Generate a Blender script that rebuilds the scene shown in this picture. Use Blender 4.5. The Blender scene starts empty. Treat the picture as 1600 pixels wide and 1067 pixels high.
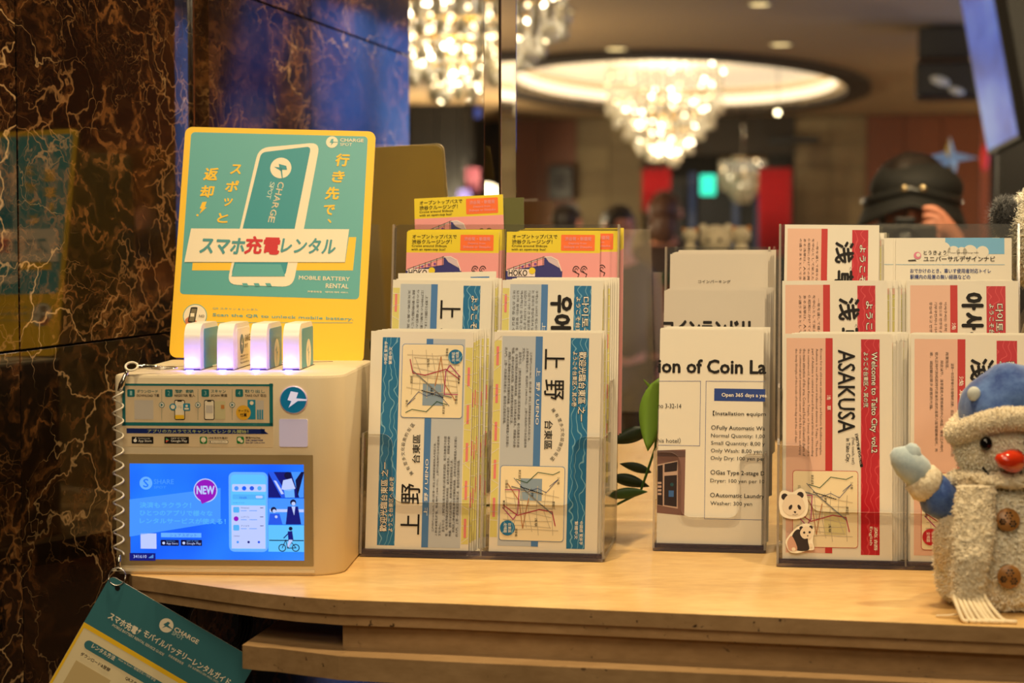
import bpy, bmesh, math, random
from mathutils import Vector, Matrix, noise
from math import sin, cos, tan, pi, radians, atan, hypot

SC = bpy.context.scene
COL = SC.collection
random.seed(7)

# ------------------------------------------------------------------ camera, world, light
F = 3000.0                                   # focal length in pixels of a 1600 px wide frame
CAMZ = 1.40
PITCH = atan((533.5 - 378) / F)
YAW = radians(11.9)                          # the room is turned this much to the camera
camd = bpy.data.cameras.new('camera'); cam = bpy.data.objects.new('camera', camd); COL.objects.link(cam)
cam.location = (0, 0, CAMZ); cam.rotation_euler = (pi / 2 - PITCH, 0, 0)
camd.sensor_width = 36; camd.lens = F / 1600 * 36
camd.dof.use_dof = True; camd.dof.focus_distance = 1.84; camd.dof.aperture_fstop = 6.4
camd.clip_start = .05
SC.camera = cam
wd = bpy.data.worlds.new('world'); SC.world = wd; wd.use_nodes = True
wd.node_tree.nodes['Background'].inputs[0].default_value = (1.0, .66, .34, 1)
wd.node_tree.nodes['Background'].inputs[1].default_value = .035
vs = SC.view_settings
vs.view_transform = 'Standard'; vs.look = 'None'; vs.gamma = 1; vs.exposure = 0.0; vs.use_curve_mapping = False
SC.cycles.use_denoising = True
SC.cycles.max_bounces = 10; SC.cycles.transparent_max_bounces = 24
SC.cycles.caustics_reflective = False; SC.cycles.caustics_refractive = False
SC.cycles.sample_clamp_indirect = 4


def lamp(kind, name, loc, power, color, size=.1, target=None, spot=None, blend=.6):
    d = bpy.data.lights.new(name, kind); d.energy = power; d.color = color
    if kind == 'AREA': d.shape = 'DISK'; d.size = size
    elif kind in ('SPOT', 'POINT'): d.shadow_soft_size = size
    if spot: d.spot_size = radians(spot); d.spot_blend = blend
    o = bpy.data.objects.new(name, d); COL.objects.link(o); o.location = loc
    if target is not None:
        o.rotation_euler = (Vector(target) - Vector(loc)).to_track_quat('-Z', 'Y').to_euler()
    return o


WARM = (1.0, .76, .44)
lamp('SPOT', 'downlight_over_counter', (-.10, 1.62, 2.75), 76, WARM, .035, (-.08, 1.86, 1.1), 62, .7)
lamp('SPOT', 'downlight_right', (.62, 1.50, 2.75), 46, WARM, .035, (.38, 1.80, 1.1), 60, .7)
lamp('AREA', 'lobby_glow', (-.35, -.5, 3.3), 40, (1.0, .78, .50), 1.6, (0, 1.9, 1.2))
lamp('POINT', 'front_fill', (.55, -2.5, 2.65), 70, (1.0, .80, .52), .25)  # added frontal fill behind the camera, no fixture built for it


def rlamp(name, w, n, z, p, col=(1.0, .8, .52), r=.1):
    return lamp('POINT', name, (cos(YAW) * w + sin(YAW) * n, -sin(YAW) * w + cos(YAW) * n, z), p, col, r)
LW = (1.0, .80, .50)
rlamp('lobby_fill_over_glass', .35, 2.7, 2.35, 75, LW, .1)  # added fill above the frame, brightens the fronts of the figures
rlamp('plush_fill', -.12, 3.5, 2.3, 46, LW, .05); rlamp('lobby_fill_left', -2.6, 9.5, 1.6, 110, LW, .1); rlamp('lobby_fill_left_far', -3.6, 14.2, 1.6, 150, LW, .1)  # added fills: one over the plush toys, two hidden behind the marble wall
rlamp('lobby_fill_right', 1.0, 7.3, 1.45, 45, LW, .1); rlamp('lobby_fill_right_far', 1.95, 12.4, 1.3, 90, LW, .1); rlamp('lobby_fill_end', 2.0, 15.8, 1.3, 60, LW, .1)  # unseen fills right of the frame, added to brighten the lobby

# ------------------------------------------------------------------ projection helpers (measuring)
_Fw = Vector((0, cos(PITCH), -sin(PITCH))); _Up = Vector((0, sin(PITCH), cos(PITCH)))
CAM = Vector((0, 0, CAMZ))
TOPZ = 1.10                                  # counter top
NV = Vector((sin(YAW), cos(YAW), 0)); WV = Vector((cos(YAW), -sin(YAW), 0))
GLN = 2.049                                  # glass plane distance
WALLW = -.799                                # marble wall offset


def ray(u, v): return _Fw + Vector(((u - 800) / F, 0, 0)) + _Up * ((533.5 - v) / F)
def atY(u, v, Y): r = ray(u, v); return CAM + r * (Y / r.y)
def atN(u, v, N): r = ray(u, v); return CAM + r * (N / r.dot(NV))
def atZ(u, v, z): r = ray(u, v); return CAM + r * ((z - CAMZ) / r.z)
def room(p): return Vector((p.dot(WV), p.dot(NV), p.z))     # world -> room coordinates (w, n, z)
def world(w, n, z): p = WV * w + NV * n; return Vector((p.x, p.y, z))


# ------------------------------------------------------------------ materials
MATS = {}
def srgb(c):
    return tuple(((x / 255) / 12.92 if x / 255 <= .04045 else (((x / 255) + .055) / 1.055) ** 2.4) for x in c[:3])


def mat(name, col=(200, 200, 200), rough=.5, metal=0, spec=.5, trans=0, emit=0, alpha=1, coat=0, sheen=0, subs=0, bump=None):
    if name in MATS: return MATS[name]
    m = bpy.data.materials.new(name); m.use_nodes = True; MATS[name] = m
    b = m.node_tree.nodes['Principled BSDF']; c = srgb(col)
    b.inputs['Base Color'].default_value = (*c, 1); b.inputs['Roughness'].default_value = rough
    b.inputs['Metallic'].default_value = metal; b.inputs['Specular IOR Level'].default_value = spec
    b.inputs['Transmission Weight'].default_value = trans; b.inputs['Coat Weight'].default_value = coat
    b.inputs['Sheen Weight'].default_value = sheen; b.inputs['Alpha'].default_value = alpha
    if subs: b.inputs['Subsurface Weight'].default_value = subs; b.inputs['Subsurface Radius'].default_value = (.01, .008, .005)
    if emit: b.inputs['Emission Color'].default_value = (*c, 1); b.inputs['Emission Strength'].default_value = emit
    if bump:
        nt = m.node_tree; t = nt.nodes.new('ShaderNodeTexCoord'); n = nt.nodes.new('ShaderNodeTexNoise'); bp = nt.nodes.new('ShaderNodeBump')
        n.inputs['Scale'].default_value = bump[0]; n.inputs['Detail'].default_value = 4
        bp.inputs['Strength'].default_value = bump[1]; bp.inputs['Distance'].default_value = bump[2] if len(bump) > 2 else .001
        nt.links.new(t.outputs['Object'], n.inputs['Vector']); nt.links.new(n.outputs[0], bp.inputs['Height'])
        nt.links.new(bp.outputs[0], b.inputs['Normal'])
    return m


def N(nt, t, **kw):
    n = nt.nodes.new(t)
    for k, v in kw.items(): setattr(n, k, v)
    return n


def ramp(nt, src, stops, interp='LINEAR'):
    r = N(nt, 'ShaderNodeValToRGB'); r.color_ramp.interpolation = interp
    el = r.color_ramp.elements
    while len(el) < len(stops): el.new(.5)
    for e, (p, c) in zip(el, stops): e.position = p; e.color = (*c, 1) if len(c) == 3 else c
    nt.links.new(src, r.inputs[0]); return r.outputs[0]


def mixc(nt, f, a, b, mode='MIX'):
    m = N(nt, 'ShaderNodeMix', data_type='RGBA', blend_type=mode)
    for i, v in ((0, f), (6, a), (7, b)):
        if isinstance(v, (int, float)): m.inputs[i].default_value = v
        elif isinstance(v, tuple): m.inputs[i].default_value = (*v[:3], 1)
        else: nt.links.new(v, m.inputs[i])
    return m.outputs[2]


def noise_n(nt, vec, scale, detail=6, rough=.6, dist=0):
    n = N(nt, 'ShaderNodeTexNoise'); n.inputs['Scale'].default_value = scale; n.inputs['Detail'].default_value = detail
    n.inputs['Roughness'].default_value = rough; n.inputs['Distortion'].default_value = dist
    nt.links.new(vec, n.inputs['Vector']); return n


def mathn(nt, op, a, b=None, c=None):
    m = N(nt, 'ShaderNodeMath', operation=op)
    for i, v in enumerate((a, b, c)):
        if v is None: continue
        if isinstance(v, (int, float)): m.inputs[i].default_value = v
        else: nt.links.new(v, m.inputs[i])
    return m.outputs[0]


def marble():
    m = mat('dark_marble', (60, 35, 20), .07, spec=.4); nt = m.node_tree; b = nt.nodes['Principled BSDF']
    t = N(nt, 'ShaderNodeTexCoord')
    mp = N(nt, 'ShaderNodeMapping'); nt.links.new(t.outputs['Object'], mp.inputs[0])
    mp.inputs['Rotation'].default_value = (radians(25), 0, 0); mp.inputs['Scale'].default_value = (1.0, .8, 1.25)
    ob = N(nt, 'ShaderNodeObjectInfo')
    off = N(nt, 'ShaderNodeVectorMath', operation='MULTIPLY_ADD'); cx = N(nt, 'ShaderNodeCombineXYZ')
    for i in range(3): nt.links.new(ob.outputs['Random'], cx.inputs[i])
    nt.links.new(cx.outputs[0], off.inputs[0]); off.inputs[1].default_value = (9, 7, 5); nt.links.new(mp.outputs[0], off.inputs[2])
    v = off.outputs[0]
    warp = noise_n(nt, v, 5, 5, .6)
    w2 = N(nt, 'ShaderNodeVectorMath', operation='MULTIPLY_ADD'); nt.links.new(warp.outputs['Color'], w2.inputs[0])
    w2.inputs[1].default_value = (.22, .22, .22); nt.links.new(v, w2.inputs[2])
    warpb = noise_n(nt, v, 28, 4, .6)
    w3 = N(nt, 'ShaderNodeVectorMath', operation='MULTIPLY_ADD'); nt.links.new(warpb.outputs['Color'], w3.inputs[0])
    w3.inputs[1].default_value = (.018, .018, .018); nt.links.new(w2.outputs[0], w3.inputs[2])
    vv = w3.outputs[0]
    base = ramp(nt, noise_n(nt, vv, 7, 8, .68).outputs[0], [(.34, (.008, .004, .002)), (.46, (.045, .018, .006)), (.56, (.13, .052, .016)), (.72, (.25, .11, .035))])
    def veins(scale, width, seed_scale, lo, hi):
        vo = N(nt, 'ShaderNodeTexVoronoi', feature='DISTANCE_TO_EDGE'); vo.inputs['Scale'].default_value = scale
        nt.links.new(vv, vo.inputs['Vector'])
        mk = ramp(nt, noise_n(nt, v, seed_scale, 3, .5).outputs[0], [(lo, (0, 0, 0)), (hi, (1, 1, 1))])
        wmul = mathn(nt, 'MULTIPLY', mk, width)
        a = mathn(nt, 'DIVIDE', vo.outputs['Distance'], mathn(nt, 'ADD', wmul, .0005))
        return mathn(nt, 'MULTIPLY', mathn(nt, 'SUBTRACT', 1.0, mathn(nt, 'MINIMUM', a, 1.0)), mk)
    v1 = veins(11, .026, 5, .45, .63); v2 = veins(27, .070, 8, .42, .62); v3 = veins(62, .09, 10, .46, .72)
    # rounded black pebbles of several sizes in a brown matrix
    c = base
    for sc_, lo, hi, ms, m0, m1 in ((11, .04, .12, 4, .42, .52), (23, .05, .14, 5, .38, .52), (48, .07, .18, 7, .40, .55)):
        vo = N(nt, 'ShaderNodeTexVoronoi', feature='DISTANCE_TO_EDGE'); vo.inputs['Scale'].default_value = sc_
        of = N(nt, 'ShaderNodeVectorMath', operation='ADD'); nt.links.new(vv, of.inputs[0]); of.inputs[1].default_value = (sc_ * .37, sc_ * .11, sc_ * .23); nt.links.new(of.outputs[0], vo.inputs['Vector'])
        inside = ramp(nt, vo.outputs['Distance'], [(lo, (0, 0, 0)), (hi, (1, 1, 1))])
        mk = ramp(nt, noise_n(nt, of.outputs[0], ms, 3, .5).outputs[0], [(m0, (0, 0, 0)), (m1, (1, 1, 1))])
        c = mixc(nt, mathn(nt, 'MULTIPLY', mathn(nt, 'MULTIPLY', inside, mk), .93), c, (.006, .004, .003))
    c = mixc(nt, mathn(nt, 'MULTIPLY', v3, .35), c, (.30, .14, .05))
    c = mixc(nt, mathn(nt, 'MULTIPLY', v2, .55), c, (.42, .22, .085))
    c = mixc(nt, mathn(nt, 'MULTIPLY', v1, .8), c, (.70, .45, .21))
    pat = ramp(nt, noise_n(nt, vv, 3.4, 3, .45).outputs[0], [(.76, (0, 0, 0)), (.775, (1, 1, 1))])
    c = mixc(nt, pat, c, (.72, .50, .27))
    nt.links.new(c, b.inputs['Base Color'])
    return m


def travertine(name, c1, c2, c3, pores):
    m = mat(name, (200, 170, 120), .32, spec=.4); nt = m.node_tree; b = nt.nodes['Principled BSDF']
    t = N(nt, 'ShaderNodeTexCoord'); mp = N(nt, 'ShaderNodeMapping'); nt.links.new(t.outputs['Object'], mp.inputs[0])
    mp.inputs['Scale'].default_value = (1, 3.2, 3.0)
    n1 = noise_n(nt, mp.outputs[0], 7, 9, .62, .6); n2 = noise_n(nt, mp.outputs[0], 55, 5, .6)
    c = ramp(nt, n1.outputs[0], [(.3, c1), (.5, c2), (.72, c3)])
    c = mixc(nt, .35, c, ramp(nt, n2.outputs[0], [(.35, c1), (.65, c3)]))
    mq = N(nt, 'ShaderNodeMapping'); nt.links.new(t.outputs['Object'], mq.inputs[0]); mq.inputs['Scale'].default_value = (1, 1.6, 1.3)
    n3 = noise_n(nt, mq.outputs[0], 130, 4, .55); n4 = noise_n(nt, mq.outputs[0], 16, 3, .5)
    pm = mathn(nt, 'MULTIPLY', ramp(nt, n3.outputs[0], [(.655, (0, 0, 0)), (.69, (1, 1, 1))]), ramp(nt, n4.outputs[0], [(.50, (0, 0, 0)), (.60, (1, 1, 1))]))
    c = mixc(nt, mathn(nt, 'MULTIPLY', pm, pores), c, (.05, .025, .01))
    nt.links.new(c, b.inputs['Base Color'])
    bp = N(nt, 'ShaderNodeBump'); bp.inputs['Strength'].default_value = .25 * pores; bp.inputs['Distance'].default_value = .002
    nt.links.new(mathn(nt, 'SUBTRACT', 1.0, pm), bp.inputs['Height']); nt.links.new(bp.outputs[0], b.inputs['Normal'])
    return m


def clear(name, tint, refl, rough=.02, fres=True):
    """thin clear sheet: transparent with a mirror film"""
    m = bpy.data.materials.new(name); m.use_nodes = True; MATS[name] = m; nt = m.node_tree
    nt.nodes.remove(nt.nodes['Principled BSDF']); out = nt.nodes['Material Output']
    tr = N(nt, 'ShaderNodeBsdfTransparent'); tr.inputs[0].default_value = (*tint, 1)
    gl = N(nt, 'ShaderNodeBsdfGlossy'); gl.inputs['Roughness'].default_value = rough
    mx = N(nt, 'ShaderNodeMixShader')
    if fres:
        lw = N(nt, 'ShaderNodeLayerWeight'); lw.inputs[0].default_value = .25
        f = mathn(nt, 'ADD', mathn(nt, 'MULTIPLY', lw.outputs['Fresnel'], .3), refl); nt.links.new(f, mx.inputs[0])
    else: mx.inputs[0].default_value = refl
    nt.links.new(tr.outputs[0], mx.inputs[1]); nt.links.new(gl.outputs[0], mx.inputs[2]); nt.links.new(mx.outputs[0], out.inputs[0])
    return m


def wavy(name, base, line, rough=.35):
    """flat print with fine wavy pale hairlines"""
    m = mat(name, base, rough); nt = m.node_tree; b = nt.nodes['Principled BSDF']
    t = N(nt, 'ShaderNodeTexCoord'); w = N(nt, 'ShaderNodeTexWave', bands_direction='X'); w.inputs['Scale'].default_value = 55
    w.inputs['Distortion'].default_value = 9; w.inputs['Detail'].default_value = 1; w.inputs['Detail Scale'].default_value = 1.2
    nt.links.new(t.outputs['Object'], w.inputs['Vector'])
    c = ramp(nt, w.outputs[0], [(.93, srgb(base)), (.99, srgb(line))]); nt.links.new(c, b.inputs['Base Color'])
    return m


def fleece(name, col, col2, scale=120, strength=.8):
    m = mat(name, col, .85, sheen=.35, spec=.25); nt = m.node_tree; b = nt.nodes['Principled BSDF']
    t = N(nt, 'ShaderNodeTexCoord'); n = noise_n(nt, t.outputs['Object'], scale, 5, .7)
    nt.links.new(ramp(nt, n.outputs[0], [(.35, srgb(col2)), (.62, srgb(col))]), b.inputs['Base Color'])
    bp = N(nt, 'ShaderNodeBump'); bp.inputs['Strength'].default_value = strength; bp.inputs['Distance'].default_value = .002
    nt.links.new(n.outputs[0], bp.inputs['Height']); nt.links.new(bp.outputs[0], b.inputs['Normal'])
    return m


M_MARBLE = marble()
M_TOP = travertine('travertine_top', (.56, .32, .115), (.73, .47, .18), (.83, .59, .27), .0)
M_EDGE_SHADE = travertine('travertine_edge_shade', (.28, .17, .075), (.36, .225, .105), (.46, .30, .15), 1.0)  # same stone as the top, front-face shade put into a darker colour
M_PAPER = mat('paper', (228, 223, 210), .55, spec=.3)
M_PAPER2 = mat('paper_grey', (200, 192, 180), .6, spec=.3)
M_ACR = clear('acrylic', (.985, .98, .975), .004)
M_ACRB = clear('acrylic_back', (.80, .79, .74), .02, .35)
M_ACRE = mat('acrylic_edge', (205, 195, 185), .08, trans=.65, spec=.7)
M_ACRD = mat('acrylic_base_edge', (150, 140, 160), .06, trans=.85, spec=.8)
M_GLASS = clear('pane_glass', (.93, .93, .91), .16, .0, False)
M_CHROME = mat('chrome', (205, 200, 190), .12, 1)
M_GOLD = mat('gold', (200, 160, 80), .25, 1)
M_BLACK = mat('black_plastic', (14, 14, 16), .4)
M_INK = mat('ink_black', (22, 18, 16), .5, spec=.3)
M_INKS = mat('ink_soft', (70, 62, 58), .5, spec=.3)
M_WHITE = mat('ink_white', (245, 240, 228), .5, spec=.3)


# ------------------------------------------------------------------ mesh builder
class MB:
    def __init__(s): s.v = []; s.f = []; s.m = []; s.mats = []; s.sm = []
    def mi(s, m):
        if m not in s.mats: s.mats.append(m)
        return s.mats.index(m)
    def add(s, vs_, fs, m, smooth=False):
        o = len(s.v); s.v.extend([tuple(p) for p in vs_]); k = s.mi(m)
        for f in fs: s.f.append([i + o for i in f]); s.m.append(k); s.sm.append(smooth)
    def box(s, x0, x1, y0, y1, z0, z1, m):
        s.add([(x0, y0, z0), (x1, y0, z0), (x1, y1, z0), (x0, y1, z0), (x0, y0, z1), (x1, y0, z1), (x1, y1, z1), (x0, y1, z1)],
              [(0, 3, 2, 1), (4, 5, 6, 7), (0, 1, 5, 4), (1, 2, 6, 5), (2, 3, 7, 6), (3, 0, 4, 7)], m)
    def prism(s, pts, a0, a1, axis, m, medge=None):
        """2D outline extruded along axis ('x': pts are (y,z); 'y': (x,z); 'z': (x,y))"""
        def P(p, a): return {'x': (a, p[0], p[1]), 'y': (p[0], a, p[1]), 'z': (p[0], p[1], a)}[axis]
        n = len(pts); vs_ = [P(p, a0) for p in pts] + [P(p, a1) for p in pts]
        s.add(vs_, [tuple(range(n)), tuple(range(2 * n - 1, n - 1, -1))], m)
        s.add(vs_, [(i, (i + 1) % n, n + (i + 1) % n, n + i) for i in range(n)], medge or m)
    def tube(s, pts, r, m, seg=8, closed=False, caps=True):
        pts = [Vector(p) for p in pts]; n = len(pts); rr = r if hasattr(r, '__len__') else [r] * n
        vs_ = []; up = None
        for i, p in enumerate(pts):
            if closed: t = pts[(i + 1) % n] - pts[i - 1]
            else: t = pts[min(i + 1, n - 1)] - pts[max(i - 1, 0)]
            t.normalize()
            if up is None: up = t.orthogonal().normalized()
            else: up = (up - t * up.dot(t)).normalized()
            bi = t.cross(up)
            for k in range(seg):
                a = 2 * pi * k / seg; vs_.append(p + up * cos(a) * rr[i] + bi * sin(a) * rr[i])
        fs = []
        for i in range(n if closed else n - 1):
            j = (i + 1) % n
            for k in range(seg): fs.append((i * seg + k, i * seg + (k + 1) % seg, j * seg + (k + 1) % seg, j * seg + k))
        if not closed and caps: fs += [tuple(range(seg))[::-1], tuple(range((n - 1) * seg, n * seg))]
        s.add(vs_, fs, m, True)
    def lathe(s, prof, m, seg=32, c=(0, 0, 0), sx=1, sy=1):
        vs_ = []; fs = []; n = len(prof)
        for r, z in prof:
            for k in range(seg):
                a = 2 * pi * k / seg; vs_.append((c[0] + r * cos(a) * sx, c[1] + r * sin(a) * sy, c[2] + z))
        for i in range(n - 1):
            for k in range(seg): fs.append((i * seg + k, i * seg + (k + 1) % seg, (i + 1) * seg + (k + 1) % seg, (i + 1) * seg + k))
        fs += [tuple(range(seg))[::-1], tuple(range((n - 1) * seg, n * seg))]
        s.add(vs_, fs, m, True)
    def blob(s, c, r, m, seg=24, rings=14, rot=None, amp=0, freq=40, amp2=0, freq2=150):
        vs_ = []; fs = []
        R = rot.to_matrix() if rot is not None else Matrix.Identity(3)
        rx, ry, rz = r if hasattr(r, '__len__') else (r, r, r); c = Vector(c)
        for i in range(rings + 1):
            th = pi * i / rings
            for k in range(seg):
                a = 2 * pi * k / seg; d = Vector((sin(th) * cos(a), sin(th) * sin(a), cos(th)))
                p = Vector((d.x * rx, d.y * ry, d.z * rz))
                if amp: p += d * amp * noise.noise(p * freq + c * 3)
                if amp2: p += d * amp2 * (abs(noise.noise(p * freq2 + c * 7)) * 2 - .4)
                vs_.append(c + R @ p)
        for i in range(rings):
            for k in range(seg): fs.append((i * seg + k, (i + 1) * seg + k, (i + 1) * seg + (k + 1) % seg, i * seg + (k + 1) % seg))
        s.add(vs_, fs, m, True)
    def build(s, name, parent=None, loc=None, bevel=0, bseg=2):
        me = bpy.data.meshes.new(name); me.from_pydata(s.v, [], s.f)
        for m in s.mats: me.materials.append(m)
        me.polygons.foreach_set('material_index', s.m); me.polygons.foreach_set('use_smooth', s.sm)
        me.validate(); me.update()
        o = bpy.data.objects.new(name, me); COL.objects.link(o)
        if parent: o.parent = parent
        if loc is not None: o.location = loc
        if bevel:
            b = o.modifiers.new('b', 'BEVEL'); b.width = bevel; b.segments = bseg; b.limit_method = 'ANGLE'; b.harden_normals = False
        return o


def tufts(mb, m, count, ln, wid, seed, droop=.3, curl=.6, zmin=None):
    """short pile: small curved spikes grown on the mesh built so far"""
    r = random.Random(seed); V = [Vector(v) for v in mb.v]; F_ = [f for f in mb.f if len(f) <= 4]
    ar = []; tot = 0
    for f in F_:
        tot += (V[f[1]] - V[f[0]]).cross(V[f[2]] - V[f[0]]).length; ar.append(tot)
    import bisect
    cen = sum(V, Vector()) / len(V); vs_ = []; fs = []
    for _ in range(count):
        f = F_[min(bisect.bisect(ar, r.random() * tot), len(F_) - 1)]; a, b, c = V[f[0]], V[f[1]], V[f[2]]; n = (b - a).cross(c - a)
        if n.length < 1e-12: continue
        n.normalize()
        if n.dot(a - cen) < 0: n = -n
        u, w = r.random(), r.random(); p = a + (b - a) * u + ((V[f[3]] if len(f) > 3 else c) - a) * w * (1 - u * .5)
        t = n.orthogonal().normalized(); t.rotate(Matrix.Rotation(r.uniform(0, 2 * pi), 3, n)); k = n.cross(t)
        d = (n + t * r.uniform(0, curl) + Vector((0, 0, -droop))).normalized(); L = ln * r.uniform(.5, 1.2); q = p + d * L * .6; e = q + (d + t * curl * 1.5).normalized() * L * .5; o = len(vs_)
        vs_ += [p + t * wid, p - t * wid * .5 + k * wid, p - t * wid * .5 - k * wid, q + t * wid * .8, q - t * wid * .5 + k * wid * .7, q - t * wid * .5 - k * wid * .7, e]
        fs += [(o, o + 1, o + 4, o + 3), (o + 1, o + 2, o + 5, o + 4), (o + 2, o, o + 3, o + 5), (o + 3, o + 4, o + 6), (o + 4, o + 5, o + 6), (o + 5, o + 3, o + 6)]
    if zmin is not None: vs_ = [Vector((v.x, v.y, max(v.z, zmin))) for v in vs_]
    mb.add(vs_, fs, m, True)


def tag(o, label=None, cat=None, group=None, kind=None):
    if label: o['label'] = label
    if cat: o['category'] = cat
    if group: o['group'] = group
    if kind: o['kind'] = kind
    return o


def thing(name, label, cat, loc=(0, 0, 0), rot=(0, 0, 0), group=None):
    o = bpy.data.objects.new(name, None); COL.objects.link(o); o.location = loc; o.rotation_euler = rot
    o.empty_display_size = .02
    return tag(o, label, cat, group)


def rrect(x0, y0, x1, y1, r, seg=5):
    r = min(r, abs(x1 - x0) / 2, abs(y1 - y0) / 2); out = []
    for cx, cy, a0 in ((x1 - r, y1 - r, 0), (x0 + r, y1 - r, 90), (x0 + r, y0 + r, 180), (x1 - r, y0 + r, 270)):
        for k in range(seg + 1):
            a = radians(a0 + 90 * k / seg); out.append((cx + r * cos(a), cy + r * sin(a)))
    return out


# ------------------------------------------------------------------ lettering and flat print
_TC = {}
def glyphs(s, bold=0, res=2):
    key = (s, bold, res)
    if key in _TC: return _TC[key]
    c = bpy.data.curves.new('t', 'FONT'); c.body = s; c.resolution_u = res; c.offset = bold; c.fill_mode = 'FRONT'
    o = bpy.data.objects.new('t', c); COL.objects.link(o)
    me = bpy.data.meshes.new_from_object(o)
    vs_ = [(v.co.x, v.co.y) for v in me.vertices]; fs = [tuple(p.vertices) for p in me.polygons]
    bpy.data.objects.remove(o); bpy.data.curves.remove(c); bpy.data.meshes.remove(me)
    if vs_:
        x0 = min(v[0] for v in vs_); x1 = max(v[0] for v in vs_); y0 = min(v[1] for v in vs_); y1 = max(v[1] for v in vs_)
        vs_ = [((x - x0) / max(x1 - x0, 1e-6), (y - y0) / max(y1 - y0, 1e-6)) for x, y in vs_]
    _TC[key] = (vs_, fs); return _TC[key]


class Print:
    """flat print lying on the local plane y = 0 (front is -y). fn maps the layout's own coordinates to (x, z)."""
    def __init__(s, fn, parent, y0=0.0): s.fn = fn; s.parent = parent; s.parts = {}; s.y0 = y0; s.dy = .00012
    def P(s, part):
        if part not in s.parts: s.parts[part] = MB()
        return s.parts[part]
    def poly(s, pts, m, part='printed_panel', L=1, raw=False):
        q = [p if raw else s.fn(*p) for p in pts]
        a = sum(q[i][0] * q[(i + 1) % len(q)][1] - q[(i + 1) % len(q)][0] * q[i][1] for i in range(len(q)))
        if a < 0: q = q[::-1]
        s.P(part).add([(x, s.y0 - L * s.dy, z) for x, z in q], [tuple(range(len(q)))], m)
    def rect(s, x0, y0, x1, y1, m, part='printed_panel', L=1, r=0):
        a = s.fn(x0, y0); b = s.fn(x1, y1)
        if r: s.poly(rrect(min(a[0], b[0]), min(a[1], b[1]), max(a[0], b[0]), max(a[1], b[1]), r), m, part, L, True)
        else: s.poly([a, (b[0], a[1]), b, (a[0], b[1])], m, part, L, True)
    def circ(s, x, y, rad, m, part='printed_panel', L=1, seg=28):
        c = s.fn(x, y); e = s.fn(x + rad, y); r = hypot(e[0] - c[0], e[1] - c[1])
        s.poly([(c[0] + r * cos(2 * pi * k / seg), c[1] + r * sin(2 * pi * k / seg)) for k in range(seg)], m, part, L, True)
    def line(s, pts, w, m, part='printed_lines', L=2, closed=False):
        q = [Vector(s.fn(*p)) for p in pts]
        if closed: q.append(q[0])
        for a, b in zip(q, q[1:]):
            d = b - a
            if d.length < 1e-7: continue
            n = Vector((-d.y, d.x)).normalized() * w / 2; d2 = d.normalized() * w * .3
            s.poly([a - n - d2, b - n + d2, b + n + d2, a + n - d2], m, part, L, True)
    def frame(s, x0, y0, x1, y1, w, m, part='printed_lines', L=2):
        s.line([(x0, y0), (x1, y0), (x1, y1), (x0, y1)], w, m, part, L, True)
    def text(s, t, x0, y0, x1, y1, m, rot=0, bold=0, part='lettering', L=3, res=2, skew=0, outline=None):
        """string fitted to the box; rot 0 upright, -90 reads downwards, 90 reads upwards"""
        if outline is not None: s.text(t, x0, y0, x1, y1, outline[0], rot, bold + outline[1] * 1.8, part, L - 1, res, skew)
        a = s.fn(x0, y0); b = s.fn(x1, y1); X0, X1 = sorted((a[0], b[0])); Z0, Z1 = sorted((a[1], b[1]))
        vs_, fs = glyphs(t, 0, res); out = []; em = min(X1 - X0, Z1 - Z0) if len(t) > 1 else max(X1 - X0, Z1 - Z0); sh = bold * em * .8
        for u, v in vs_:
            if rot == -90: u, v = v, 1 - u
            elif rot == 90: u, v = 1 - v, u
            elif rot == 180: u, v = 1 - u, 1 - v
            out.append((X0 + u * (X1 - X0) + skew * v * (Z1 - Z0), s.y0 - L * s.dy, Z0 + v * (Z1 - Z0)))
        if sh < 2e-5: s.P(part).add(out, fs, m); return
        for j, (dx, dz) in enumerate(((1, 0), (-1, 0), (0, 1), (0, -1)) + (((.7, .7), (-.7, .7), (.7, -.7), (-.7, -.7)) if bold > .04 else ())):
            s.P(part).add([(x + dx * sh, y - j * .000012, z + dz * sh) for x, y, z in out], fs, m)
    def glyph_at(s, ch, x, y, size, ang, m, bold=0, part='lettering', L=3, res=2):
        """one glyph centred on a layout point, size in local metres, turned by ang degrees"""
        c = s.fn(x, y); vs_, fs = glyphs(ch, 0, res); ca, sa = cos(radians(ang)), sin(radians(ang))
        s.P(part).add([(c[0] + ((u - .5) * ca - (v - .5) * sa) * size, s.y0 - L * s.dy, c[1] + ((u - .5) * sa + (v - .5) * ca) * size) for u, v in vs_], fs, m)
    def done(s):
        for k, mb in s.parts.items():
            if mb.v: mb.build(k, s.parent)


def px_on(obj, y0=0.0):
    """map a photograph pixel to the local (x, z) where its ray meets the object's front plane"""
    bpy.context.view_layer.update()
    M = obj.matrix_world.inverted()
    def fn(u, v):
        o = M @ CAM; d = M.to_3x3() @ ray(u, v); t = (y0 - o.y) / d.y; p = o + d * t
        return (p.x, p.z)
    return fn


def bolt_logo(P, x, y, r, disc, bolt, part='emblem', L=2, ang=0):
    """round emblem with a lightning bolt whose tail runs to the rim"""
    P.circ(x, y, r, disc, part, L)
    ca, sa = cos(ang), sin(ang)
    def q(pts): return [(x + (a * ca - b * sa) * r, y + (a * sa + b * ca) * r) for a, b in pts]
    P.poly(q([(-.10, -.55), (.28, -.55), (.20, -.14), (.98, .02), (.98, .1), (.1, .1), (-.42, .12)][:3] + [(.16, -.02), (-.05, .12), (-.42, .12)]), bolt, part, L + 1)
    P.poly(q([(-.42, .12), (.34, -.02), (-.22, .62), (-.08, .12)]), bolt, part, L + 1)
    P.poly(q([(.05, -.1), (.98, -.02), (.98, .08), (.05, .06)]), bolt, part, L + 1)


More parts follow.
